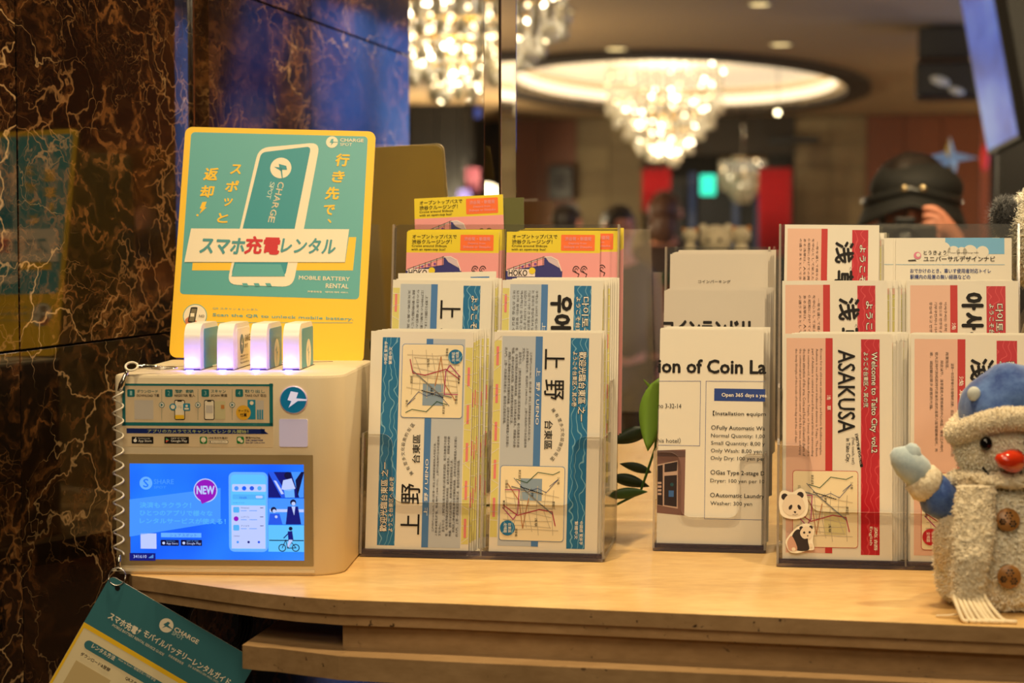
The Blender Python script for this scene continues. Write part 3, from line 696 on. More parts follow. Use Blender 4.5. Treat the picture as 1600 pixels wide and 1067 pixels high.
# top panel seam, LED windows under the banks, connecting key ring
mb = MB(); 
def topl(u, v): p = mach.matrix_world.inverted() @ atZ(u, v, TOPZ + MH); return (p.x, p.y)
bpy.context.view_layer.update()
zt = MH; pts = [topl(*q) for q in ((215, 577), (300, 567), (420, 567), (520, 565))]
mb.tube([(x, y, zt + .0001) for x, y in pts], .0005, mat('seam', (120, 108, 84), .6), 6); mb.build('lid_seam', mach)
mb = MB(); mb.box(.008, .07, .11, .19, zt, zt + .0015, M_BODY); mb.build('slot_cover', mach, bevel=.001)
M_LED = mat('led_violet', (110, 110, 255), .3, emit=7)
banks = []
BKX = [292, 343.5, 395.5, 446.5]
blabels = ['white and teal battery pack standing in the leftmost slot of the machine', 'all-white battery pack with small printing in the second slot', 'white and blue battery pack with bolt emblem in the third slot', 'white and teal battery pack with bolt emblem in the rightmost filled slot']
for i, bx in enumerate(BKX):
    p0 = topl(bx - 4, 578.5); bw, bd, bh = .0150, .082, .0425
    mb = MB(); mb.box(p0[0] - .001, p0[0] + bw + .001, p0[1] - .001, p0[1] + bd + .002, zt - .0005, zt + .0004, mat('slot_dark', (60, 52, 45), .5)); mb.build('slot', mach)
    mb = MB(); mb.box(p0[0] + .002, p0[0] + bw - .006, p0[1] - .0028, p0[1] - .0014, zt, zt + .0006, M_LED); mb.build('led', mach)
    W_ = mach.matrix_world @ Vector((p0[0], p0[1], zt + .0004))
    bk = thing('power_bank', blabels[i], 'battery pack', W_, (0, 0, radians(-3.2)), 'rental battery packs in the machine')
    mb = MB(); out = []
    for cy, cz, a0 in ((bd - .013, bh - .013, 0), (.015, bh - .015, 90)):
        r = .013 if a0 == 0 else .015
        for k in range(9): a_ = radians(a0 + 90 * k / 8); out.append((cy + r * cos(a_), cz + r * sin(a_)))
    out += [(0, 0), (bd, 0)]
    mb.prism(out, 0, bw, 'x', M_PB); o = mb.build('case', bk, bevel=.0035, bseg=3)
    for p in o.data.polygons: p.use_smooth = True
    # right-hand face: printed panel
    face = bpy.data.objects.new('side_panel', None)
    mb = MB(); q = rrect(.022, .0006, bd + 0.0, bh - .008, .003)
    sidem = M_PB if i == 1 else (mat('bank_teal', (60, 156, 176), .4) if i != 2 else SKY)
    q = [(min(y, bd - .002), z) for y, z in rrect(.016, .0004, bd - .002, bh - .005, .003)]
    mb.prism(q, bw - .0002, bw + .0003, 'x', sidem)
    X = bw + .0004
    def disc(cy, cz, r, m, x):
        n = 26; mb.add([(x, cy + r * 1.0 * cos(2 * pi * k / n), cz + r * sin(2 * pi * k / n)) for k in range(n)], [tuple(range(n))], m)
    def pl(pts, m, x): mb.add([(x, y, z) for y, z in pts], [tuple(range(len(pts)))], m)
    if i >= 2:
        disc(.052, .012, .0145, CREAM, X)
        pl([(.046, .016), (.052, .020), (.050, .0135), (.056, .0145), (.0505, .006), (.0515, .0125)], sidem, X + .0001); pl([(.0508, .001), (.0520, .001), (.0525, .012), (.0515, .012)], sidem, X + .0001)
    if i == 1:
        disc(.040, .022, .0095, mat('bank_navy', (40, 110, 140), .4), X); pl([(.036, .022), (.042, .029), (.041, .023), (.044, .0225), (.038, .0155), (.0395, .0215)], M_PB, X + .0001)
        for t_, y0, y1, z0, z1 in (('CHARGE', .053, .080, .0235, .030), ('SPOT', .053, .068, .0175, .0215), ('本製品は共有サービスの', .032, .07, .0095, .0115), ('モバイルバッテリーです', .032, .066, .0068, .0086), ('Please return after use', .032, .074, .0035, .0055)):
            vg, fg = glyphs(t_, .015, 1); mb.add([(X + .0001, y0 + u * (y1 - y0), z0 + v * (z1 - z0)) for u, v in vg], fg, M_INKS)
    mb.build('side_panel', bk)
    L_ = lamp('POINT', 'slot_led_light', mach.matrix_world @ Vector((p0[0] + bw / 2 - .001, p0[1] - .008, zt + .006)), .024, (.16, .10, 1.0), .002); L_.parent = None

# sign standing at the back of the machine
bl = atY(264, 558, MX.y + .213)
sgn = thing('advertising_sign', 'teal and yellow upright sign for phone battery rental standing behind the machine', 'sign', (bl.x, bl.y, bl.z), (radians(-13), radians(1.6), radians(-3.2)))
bpy.context.view_layer.update(); fs_ = px_on(sgn); TLp = fs_(290, 198); BRp = fs_(568, 560)
SW = BRp[0]; SH = TLp[1]
mb = MB(); mb.prism(rrect(0, 0, SW, SH, .0075)[::-1], 0, .003, 'y', YEL, mat('board_edge', (225, 190, 110), .4)); mb.build('board', sgn)
mb = MB(); mb.box(SW * .45, SW * .55, .003, .006, .0, SH * .6, M_PAPER2); mb.build('rear_strut', sgn)
# layout in the 940x1067 crop (2.5405 px per px, origin 250,180)
S_ = lambda x, y: fs_(250 + x / 2.5405, 180 + y / 2.5405)
P = Print(S_, sgn)
P.rect(124, 67, 790, 731, TEAL, 'teal_field', 1, .004)
P.poly([(130, 585), (127, 616), (766, 616), (779, 484), (750, 484), (735, 585)], YEL, 'yellow_shadow', 2)
# phone drawing
def rpoly(pts, r, seg=5):
    out = []; n = len(pts)
    for i in range(n):
        p = Vector(pts[i]); a_ = (Vector(pts[i - 1]) - p); b_ = (Vector(pts[(i + 1) % n]) - p); a_.normalize(); b_.normalize()
        for k in range(seg + 1):
            t = k / seg; A = p + a_ * r * (1 - t) ** 2; out.append(tuple(p + a_ * r * (1 - t) ** 2 + b_ * r * t ** 2))
    return out
P.poly(rpoly([(392, 130), (636, 108), (528, 682), (265, 672)], 42), CREAM, 'phone_drawing', 3)
P.poly(rpoly([(402, 148), (600, 124), (497, 640), (282, 640)], 20), mat('phone_blue', (36, 146, 158), .35), 'phone_drawing', 4)
P.poly([(300, 590), (480, 592), (497, 640), (284, 640)], mat('phone_teal_end', (84, 170, 172), .35), 'phone_drawing', 5)
for x in (340, 386, 432): P.poly([(x - 14, 667), (x + 6, 667), (x + 12, 679), (x - 8, 679)], TEAL, 'phone_drawing', 5)
P.poly([(124, 450), (751, 453), (734, 584), (97, 583)], CREAM, 'white_banner', 6)
bolt_logo(P, 480, 210, 42, CREAM, mat('phone_blue', (36, 146, 158), .35), 'phone_emblem', 5, radians(80))
for t_, a_, b_, sz, m_, bo in (('CHARGE', (479, 277), (443, 414), .0062, CREAM, 1), ('SPOT', (446, 274), (432, 324), .0046, mat('thin_cream', (205, 222, 206), .5), 0)):
    for k, c in enumerate(t_):
        f = k / (len(t_) - 1); x, y = a_[0] + (b_[0] - a_[0]) * f, a_[1] + (b_[1] - a_[1]) * f
        for dd in ((0, 0), (.9, 0), (0, .9)) if bo else ((0, 0),): P.glyph_at(c, x + dd[0], y + dd[1], sz, -98, m_, part='phone_lettering', L=5 + .1 * sum(dd))
bolt_logo(P, 683, 107, 23.5, CREAM, TEAL, 'emblem', 3); P.text('CHARGE', 716, 92, 808, 107, CREAM, bold=.03, part='maker_lettering'); P.text('SPOT', 716, 110, 762, 123, CREAM, part='maker_lettering')
for chs, pts in (('行き先で、', [(721, 178, 44), (705, 244, 40), (682, 310, 44), (668, 376, 36), (672, 420, 14)]), ('スポッと', [(300, 215, 34), (283, 282, 40), (268, 345, 28), (247, 408, 34)]), ('返却', [(200, 234, 44), (184, 303, 42)])):
    for c_, (x, y, sz) in zip(chs, pts):
        h = sz / 2 * 1.1; P.text(c_, x - h, y - h, x + h, y + h, YEL, bold=.045, part='slogan_lettering', L=3, skew=.14)
P.poly([(168, 345), (186, 343), (178, 366), (186, 366), (157, 392), (166, 371), (158, 371)], YEL, 'slogan_lettering', 3); P.circ(149, 397, 4.5, YEL, 'slogan_lettering', 3)
P.text('スマホ', 162, 486, 330, 552, mat('title_teal', (70, 150, 156), .4), bold=.05, part='title_lettering', L=8, skew=.12); P.text('充電', 340, 482, 470, 553, RED, bold=.05, part='title_lettering', L=8, skew=.1); P.text('レンタル', 483, 486, 692, 552, mat('title_teal', (70, 150, 156), .4), bold=.04, part='title_lettering', L=8, skew=.12)
P.text('MOBILE BATTERY', 552, 637, 753, 658, CREAM, bold=.02, part='subtitle_lettering'); P.text('RENTAL', 659, 668, 748, 688, CREAM, bold=.02, part='subtitle_lettering'); P.text('共享充电宝　배터리 대여 서비스', 586, 696, 747, 708, CREAM, part='subtitle_lettering', bold=.02)
P.circ(139, 797, 48, TEAL, 'round_picture', 1); P.circ(139, 797, 45, CREAM, 'round_picture', 2); P.poly(rpoly([(123, 762), (150, 762), (138, 826), (110, 822)], 6), M_INK, 'round_picture', 4); P.poly([(126, 768), (146, 768), (135, 820), (115, 817)], mat('olive_screen', (120, 110, 80), .5), 'round_picture', 5); P.rect(122, 786, 136, 800, CREAM, 'round_picture', 6)
P.poly(rpoly([(98, 812), (120, 795), (150, 822), (140, 842), (104, 836)], 8), mat('hand_print', (205, 120, 80), .5), 'round_picture', 3); P.text('NO', 156, 792, 176, 803, M_INKS, L=6, bold=.02)
P.text('QR スキャン & レンタル', 210, 762, 390, 777, TEAL, part='caption_lettering'); P.text('Scan the QR to unlock mobile battery.', 210, 786, 767, 818, TEAL, bold=.03, part='caption_lettering'); P.line([(196, 823), (764, 824)], .0005, TEAL, 'caption_rule', 2)
P.done()

# coiled clear cord with hooks, ring and the hanging guide card
cp = atY(187, 583, MX.y - .004); cb = atY(184, 872, MX.y - .004)
cord = thing('coiled_cord', 'clear coiled plastic cord hanging down the left edge of the machine', 'cord', (cb.x, cb.y, cb.z))
M_COIL = mat('clear_plastic', (248, 238, 215), .25, trans=.3, spec=.6)
H_ = cp.z - cb.z; pts = []; turns = 11
for k in range(turns * 14 + 1):
    t = k / (turns * 14); a_ = 2 * pi * turns * t; r = .0046
    pts.append((.002 + (cp.x - cb.x) * t * .3 + r * cos(a_), -.006 + r * .9 * sin(a_), .004 + (H_ - .020) * t))
mb = MB(); mb.tube(pts, .0009, M_COIL, 6); mb.build('coil', cord)
mb = MB(); mb.tube([(.004 + .0, -.004, H_ - .016), (.006, -.004, H_ - .010), (.009, -.003, H_ - .002), (.011, .000, H_ + .003)], [.0022, .0028, .002, .0015], M_CHROME, 8)
mb.tube([(.014 + .0055 * cos(a), .001 + .003 * sin(a), H_ + .006 + .0035 * sin(a)) for a in [2 * pi * k / 20 for k in range(20)]], .0011, mat('white_hook', (240, 230, 205), .3), 6, closed=True); mb.build('upper_hook', cord)
mb = MB(); mb.tube([(.018, .002, H_ + .0062), (.026, .008, H_ + .0055), (.038, .012, H_ + .004)], .0022, M_CHROME, 8); mb.build('swivel', cord)
mb = MB(); mb.tube([(.040 + .012 * cos(a), .016 + .012 * sin(a), H_ + .0036) for a in [2 * pi * k / 30 for k in range(30)]], .0007, M_CHROME, 6, closed=True); mb.build('split_ring', cord)
mb = MB(); mb.tube([(.003, -.006, .004), (.002, -.006, -.004), (.0015, -.006, -.010)], [.0012, .0022, .0015], M_CHROME, 8); mb.build('lower_hook', cord)
CY = MX.y - .020
rc = atY(183, 901, CY); rr = .0075
rg = thing('key_ring', 'small steel ring joining the coiled cord to the hanging card', 'ring', rc)
mb = MB(); mb.tube([(rr * cos(a), .002 * sin(a), rr * sin(a)) for a in [2 * pi * k / 36 for k in range(36)]], .0006, M_CHROME, 6, closed=True); mb.build('ring', rg)
cc_ = atY(176, 908, CY)
card = thing('guide_card', 'laminated teal and yellow rental guide card hanging askew at lower left', 'card', cc_, (radians(-2), radians(30), radians(-3)))
bpy.context.view_layer.update(); fc = px_on(card)
pR = fc(405, 1040); CWD = .1475; CHT = .21
# local frame: x along the top edge, z down is negative
mb = MB(); out = rrect(-.004, -CHT, CWD, .004, .0055, 6)
mb.prism(out[::-1], 0, .0009, 'y', mat('card_cream', (238, 222, 178), .35, coat=.4), mat('card_edge', (220, 215, 200), .3)); mb.build('card_sheet', card)
P = Print(fc, card); Cc = lambda x, y: (x / 2.8571, 880 + y / 2.8571)       # 1600x534 crop of 0,880..560,1067
P.fn = lambda x, y: fc(*Cc(x, y))
z1 = P.fn(385, 268)[1]; z2 = P.fn(378, 288)[1]
CT = mat('card_teal', (58, 118, 128), .35, coat=.4); P.poly([(p[0], max(p[1], z1)) for p in out], CT, 'teal_header', 1, True); P.poly([(-.0038, z2), (CWD, z2), (CWD, z1), (-.0038, z1)], YEL, 'yellow_strip', 1, True)
P.poly([(-.0038, -CHT + .002), (-.0015, -CHT + .002), (-.0015, z2), (-.0038, z2)], YEL, 'yellow_strip', 1, True)
h0 = P.fn(525, 111); P.poly([(h0[0] + .0024 * cos(2 * pi * k / 20), h0[1] + .0024 * sin(2 * pi * k / 20)) for k in range(20)], M_BLACK, 'punched_hole', 3, True)
def along(t, x0, y0, x1, y1, h, m, bold=0, part='card_lettering', L=3):
    a_ = P.fn(x0, y0); b_ = P.fn(x1, y1); hh = h / 2.8571 / F * CY      # text along a slanted baseline centre
    vg, fg = glyphs(t, 0, 2); ln = b_[0] - a_[0]; zc = (a_[1] + b_[1]) / 2
    for j, (dx, dz) in enumerate(((1, 0), (-1, 0), (0, 1), (0, -1)) if bold else ((0, 0),)):
        P.P(part).add([(a_[0] + u * ln + dx * bold * hh * .8, -L * P.dy - j * .000012, zc + (v - .5) * hh + dz * bold * hh * .8) for u, v in vg], fg, m)
along('スマホ充電', 488, 232, 612, 302, 34, CREAM, .04); along('モバイルバッテリーレンタルガイド', 640, 316, 1030, 526, 32, CREAM, .03)
a_ = P.fn(622, 300); P.poly([(a_[0] - .001, a_[1] - .001), (a_[0] + .001, a_[1] + .0035), (a_[0] + .0002, a_[1] + .001), (a_[0] + .0018, a_[1] + .001), (a_[0] - .0004, a_[1] - .004), (a_[0] + .0003, a_[1] - .0008)], CREAM, 'card_lettering', 3, True)
along('MOBILE BATTERY RENTAL SERVICE GUIDE', 500, 280, 735, 402, 12, CREAM); along('共享充電宝租借', 752, 412, 820, 446, 12, CREAM); along('공유 보조배터리 대여 서비스 가이드', 838, 458, 978, 528, 12, CREAM)
ctr = P.fn(743, 277); q = MB()
def disc2(c, r, m, L, part): P.poly([(c[0] + r * cos(2 * pi * k / 28), c[1] + r * sin(2 * pi * k / 28)) for k in range(28)], m, part, L, True)
disc2(ctr, .0064, CREAM, 2, 'emblem'); P.poly([(ctr[0] + x * .0064, ctr[1] + z * .0064) for x, z in ((-.05, .6), (.3, .55), (.2, .15), (1, 0), (1, -.1), (.05, -.15), (-.35, -.65), (-.15, -.12), (-.45, -.1))], CT, 'emblem', 3, True)
along('CHARGE', 778, 296, 888, 348, 20, CREAM, .04); along('SPOT', 768, 312, 820, 334, 17, mat('thin_cream', (205, 222, 206), .5))
a_ = P.fn(392, 362); b_ = P.fn(1000, 690); zc = a_[1]; P.poly(rrect(a_[0] - .003, zc - .0042, CWD - .008, zc + .0042, .0042), CT, 'heading_pill', 2, True)
along('レンタル方法', 410, 372, 516, 420, 22, CREAM, .03, L=4); along('How to Rent / 租借方式 / 대여 방법', 528, 430, 696, 518, 12, CREAM, L=4)
along('ダウンロード&登録', 358, 408, 495, 470, 17, M_INKS, .02); along('QRスキャン', 560, 512, 640, 554, 17, M_INKS, .02)
a_ = P.fn(340, 432); P.poly([(a_[0], a_[1] - .032), (a_[0] + .036, a_[1] - .032), (a_[0] + .036, a_[1]), (a_[0], a_[1])], mat('tan_square', (205, 182, 130), .4), 'blank_square', 2, True)
P.done()
# black cable coil hanging behind the card
cbp = atY(335, 975, 1.86); cbl = thing('cable_coil', 'coil of black cable hanging in shadow under the counter left end', 'cable', cbp)
mb = MB()
for k in range(4):
    R2 = .026 + .003 * k; mb.tube([(R2 * cos(a), .003 * k + .004 * sin(2 * a), R2 * 1.1 * sin(a)) for a in [2 * pi * j / 36 for j in range(36)]], .0024, mat('cable_black', (18, 20, 30), .35), 6, closed=True)
mb.tube([(-.006, 0, .024), (-.008, 0, .06), (-.006, .01, .09)], .0024, MATS['cable_black'], 6); mb.tube([(.012, 0, .024), (.016, 0, .06), (.02, .01, .09)], .0024, MATS['cable_black'], 6)
mb.build('cable', cbl)

# ------------------------------------------------------------------ leaflets
BLUE = wavy('banner_blue', (32, 112, 164), (120, 175, 205)); REDB = wavy('banner_red', (184, 14, 36), (206, 66, 74))
BARB = mat('bar_blue', (74, 124, 186), .4); BARR = mat('bar_red', (190, 44, 42), .4); BODB = mat('body_bluegrey', (186, 194, 204), .45); BODR = mat('body_salmon', (226, 184, 164), .45)
MAPY = mat('map_yellow', (216, 208, 126), .45); MAPC = mat('map_cream', (240, 226, 190), .45); MAPG = mat('map_street', (196, 184, 158), .45)
LNC = [mat('rail_green', (50, 90, 62), .4), mat('rail_navy', (40, 60, 120), .4), mat('rail_red', (170, 30, 70), .4), mat('rail_brown', (180, 120, 70), .4), mat('rail_grey', (130, 130, 125), .4), mat('rail_magenta', (170, 30, 120), .4)]
WEL_Y = 'ようこそ台東区へ'
def taito(sheet, W, H, blue=True, title=(), banner='', sub='', body=(), bartext='', lang='', tag_='', arc='', area='', flip=False, detail=True, furi=''):
    """the ward map leaflet: strip, text field, bar, title, banner, route map; reads downwards; mm from the top left"""
    sx = W / 100.0
    if flip: fn = lambda u, v: (W - u * sx, v / 1000)
    else: fn = lambda u, v: (u * sx, H - v / 1000)
    R = -90 if not flip else 90
    P = Print(fn, sheet); bn, br, bo = (BLUE, BARB, BODB) if blue else (REDB, BARR, BODR)
    P.rect(8 if blue else 3, 4, 39, 203, bo, 'text_field'); P.rect(39, 4, 45.5, 203, br, 'title_bar', 2); P.rect(71.5, 5, 88.5, 204, bn, 'banner', 1)
    if blue:
        P.rect(.5, 8, 7.2, 195, MAPY, 'map_strip', 1)
        for k in range(14): v = 12 + k * 13 + random.uniform(-3, 3); P.line([(.5, v), (7.2, v + random.uniform(-6, 6))], .0006, M_PAPER, 'map_strip', 2)
        for k in range(5): v = 14 + k * 36; P.rect(2.6, v, 5, v + 18, mat('pink_print', (226, 130, 130), .5), 'map_strip', 2)
    T = lambda t, u0, v0, u1, v1, m, **k: P.text(t, u0, v0, u1, v1, m, R, **k)
    for t, u0, v0, u1, v1, bd in title: T(t, u0, v0, u1, v1, M_INK, bold=bd, part='title_lettering')
    if furi:
        for k, c in enumerate(furi): T(c, 69, 18 + k * 12, 71.5, 21 + k * 12, M_INKS, part='title_lettering')
    OUT = (M_INK, .045)
    if banner: T(banner[0], 79.5, banner[1], 86.3, banner[2], M_WHITE, bold=.01, outline=OUT, part='banner_lettering')
    if sub: T(sub[0], 73.8, sub[1], 78.2, sub[2], M_WHITE, bold=.01, outline=OUT, part='banner_lettering')
    n = len(body)
    for k, (t, v0, v1) in enumerate(body):
        u1 = 36 - k * 26.5 / max(n, 6); T(t, u1 - 2.6, v0, u1, v1, M_INKS, part='body_text', res=1)
    for t, v0, v1 in bartext: T(t, 40.4, v0, 44, v1, M_WHITE, bold=.01, part='bar_lettering', L=4)
    if not detail: P.done(); return
    if area: T(area, 49, 84, 56.5, 111, M_INK, bold=.02, part='subtitle_lettering')
    if arc:
        n = len(arc)
        for k, c in enumerate(arc):
            f = k / (n - 1) * 2 - 1; v = 97 + f * 23; u = 66 - f * f * 9
            x0 = 1 if not flip else -1; P.glyph_at(c, u, v, .0036, (-90 - f * 38) if not flip else (90 - f * 38), M_INK, part='subtitle_lettering', bold=.01)
    for k, t in enumerate(lang): T(t, 83.5 - k * 4.6, 178, 86.6 - k * 4.6, 200 - k * 5, M_WHITE, part='banner_lettering', bold=.01)
    # route map
    rr = random.Random(5)
    x0, y0, x1, y1 = 9, 127, 69, 198
    a = fn(x0, y0); b = fn(x1, y1); lo = (min(a[0], b[0]), min(a[1], b[1])); hi = (max(a[0], b[0]), max(a[1], b[1]))
    P.poly(rrect(*lo, *hi, .003), br if not blue else MATS['bar_blue'], 'route_map', 3, True); P.poly(rrect(lo[0] + .0005, lo[1] + .0005, hi[0] - .0005, hi[1] - .0005, .0027), MAPC, 'route_map', 4, True)
    P.rect(28, 139, 48, 160, mat('map_patch_b', (134, 158, 184), .45) if blue else mat('map_patch_r', (214, 204, 148), .45), 'route_map', 5) if blue else P.rect(38, 166, 58, 186, mat('map_patch_r', (214, 204, 148), .45), 'route_map', 5)
    for k in range(7): u = 14 + k * 7.5; P.line([(u, 150 + rr.uniform(-4, 2)), (u + rr.uniform(-2, 4), 170), (u + rr.uniform(0, 6), 190 + rr.uniform(-6, 3))], .0006, MAPG, 'route_map', 6)
    for k in range(8): v = 152 + k * 5.2; P.line([(13 + rr.uniform(0, 5), v), (36, v + rr.uniform(-2, 3)), (60 + rr.uniform(-6, 4), v + rr.uniform(-1, 5))], .0006, MAPG, 'route_map', 6)
    for c, w, pts in ((0, .0007, [(24, 140), (34, 143), (44, 133), (58, 135), (64, 132)]), (1, .0005, [(22, 139), (34, 152), (44, 148), (52, 152), (63, 139), (55, 146)]), (2, .0009, [(13, 165), (26, 174), (46, 168), (58, 170), (61, 183)]), (3, .0008, [(36, 158), (34, 168), (31, 186), (27, 160), (16, 144)]), (4, .0012, [(20, 147), (32, 150), (46, 162), (58, 172)]), (5, .0008, [(14, 150), (27, 150), (26, 172), (22, 178), (12, 167)])):
        P.line(pts, w, LNC[c], 'route_map', 7)
    for k in range(12): P.line([(28 + k * 1.8, 147 + k * .55), (29 + k * 1.8, 147.3 + k * .55)], .0009, M_INK, 'route_map', 8)
    for t, u, v, l in (('上野', 38, 148, 8), ('浅草', 42, 176, 8), ('東武淺草', 26, 131, 9), ('三之輪', 62, 137, 7), ('日暮里', 14, 141, 8), ('秋葉原', 12, 160, 8), ('淺草橋', 24, 186, 8), ('御徒町', 58, 160, 7)): T(t, u, v, u + 2.3, v + l, M_INK, part='route_map', L=9, res=1)
    P.circ(17, 186, 7, BLUE if blue else REDB, 'map_badge', 9)
    T('台東區', 17.6, 181.5, 20.6, 190.5, M_WHITE, L=10, part='map_badge'); T('全域圖', 13.6, 181.5, 16.6, 190.5, M_WHITE, L=10, part='map_badge')
    P.done()

UB = [('江戶時代(1603-1867)，德川將軍一家在上野興建家廟與私人宅邸之後，', 19, 104), ('上野逐漸聲名於世。明治時代 (1868-1912)，上野已成為現代日本的藝術與', 15, 110), ('文化中心。', 15, 28), ('直至今日，上野仍保有寬永寺及德川將軍家的遺跡，吸引為數眾多的遊', 19, 110), ('客，也有世界聞名的博物館與美術館，以及日本歷史最悠久、規模最大的動', 15, 110), ('物園。遊客可以在此地起點，展開古蹟懷舊的建築探索之旅。', 15, 88), ('熱鬧的上野連鎖也能讓您享受購物的樂趣，這裡也是成田機場進入東京都心', 19, 110), ('的大門。上野一定能讓您流連忘返，歡迎各位遊客的蒞臨。', 15, 88)]
UEN = dict(blue=True, title=[('上', 48, 16, 66, 35, .01), ('野', 48, 45, 66, 64, .01)], banner=('歡迎光臨台東區 之一', 18, 84), sub=(WEL_Y + ' 其の壱', 18, 70), body=UB, bartext=[('上  野 / UENO', 34, 88)], lang=('中國語 繁体字', '繁體中文'), arc='擁有眾多文化設施的街區', area='台東區')
UJP = dict(blue=True, title=[('上', 49, 20, 69, 38, .01), ('野', 49, 48, 67, 66, .01)], banner=('ようこそ台東区へ', 15, 84), body=[('上野公園には、かつ', 15, 62), ('江戸時代の末期に動物園が', 10, 62), ('りの日本で最初の公園に', 10, 62), ('館や動物園などの文化', 10, 62), ('文化芸術の薫り高い街と', 10, 62)], bartext=[], detail=False)
UKR = dict(blue=True, title=[('우', 49, 15, 69, 31, .06), ('에', 49, 34, 69, 52, .06)], banner=('다이토구에', 16, 66), sub=(WEL_Y, 16, 66), body=[('우에노는 1630년 에도시대에 도쿠', 10, 62), ('는 문화의 중심지로서 널리 알려', 10, 62), ('기원의 가장 큰 동물원과 박물관', 10, 62), ('있습니다. 나리타 공항과 도쿄', 10, 62), ('역사적인 유적과 근대적인', 10, 62), ('있으며 봄에는 벚꽃의 명소로', 10, 62), ('또한 쇼핑을 즐길 수 있는', 10, 62)], bartext=[('上   野', 42, 66)], detail=False)
AB = [('Known for its old-town atmosphere and historic Buddhist temples,', 14, 113), ('Asakusa is one of the most traditional districts in Tokyo. The finest', 14, 114), ('part of Asakusa is centered around the several blocks surrounding', 14, 114), ('the centuries-old, Asakusa Kannon Temple, or Sensoji, which itself is', 14, 114), ('the main attraction of the area. Come and feel the old-world charm of', 14, 114), ('the commercial and entertainment center of the Edo times, and enjoy', 14, 113), ('the lively lifestyle of the locals of both today and the old days.', 14, 102)]
AEN = dict(blue=False, title=[('ASAKUSA', 50.5, 15, 66, 92, .02)], banner=('Welcome to Taito City  vol.2', 17, 110), sub=(WEL_Y + ' 其の弐', 17, 68), body=AB, bartext=[('浅　草', 57, 71)], lang=('英語', 'English'))
AJP = dict(blue=False, title=[('浅', 54, 17, 73, 38, .04), ('草', 54, 46, 73, 66, .04)], furi='あさくさ', banner=('ようこそ台東区へ', 20, 100), body=[('一年を通して様々な行事が', 17, 70), ('を中心として栄えた門前町', 14, 70), ('ら昭和にかけての興業街浅', 14, 70), ('ある浅草は、人を楽しませ', 14, 70), ('の通うまちとして多くのお', 14, 70)], bartext=[('ASAKUSA', 58, 90)], detail=False)
AKR = dict(blue=False, title=[('아', 50, 12, 68, 27, .07), ('사', 50, 31, 68, 46, .07), ('쿠', 50, 50, 68, 64, .07)], banner=('다이토구에', 22, 66), sub=(WEL_Y, 22, 70), body=[('아사쿠사는 무척 깊은 서울', 20, 66), ('중심으로 번영해 온 아름다운', 20, 66), ('기부쿠진자나 아사쿠사지구', 20, 66), ('중심에 두고 번영한 번화가', 20, 66)], bartext=[('浅   草', 40, 60)], detail=False)
ACH = dict(blue=False, title=[('淺', 50, 22, 69, 42, .04), ('草', 50, 54, 69, 73, .04)], banner=('歡迎光臨台東區', 24, 80), sub=(WEL_Y, 24, 75), body=[('淺草一年四季舉行各種傳統活動，自古以來就形成以淺草寺為中心的', 26, 112), ('商業街區。', 16, 32), ('除此以外，淺草還是大眾娛樂的中心地區，擁有江戶時代', 24, 108), ('從大正時代到昭和時代逐漸形成的淺草六區等觀樂場所，充', 16, 108), ('章，竭誠歡迎眾多遊客的光臨。', 16, 70)], bartext=[('浅 草 / ASAKUSA', 38, 110)], lang=('中國語 繁体字', '繁體中文'), area='台東區')

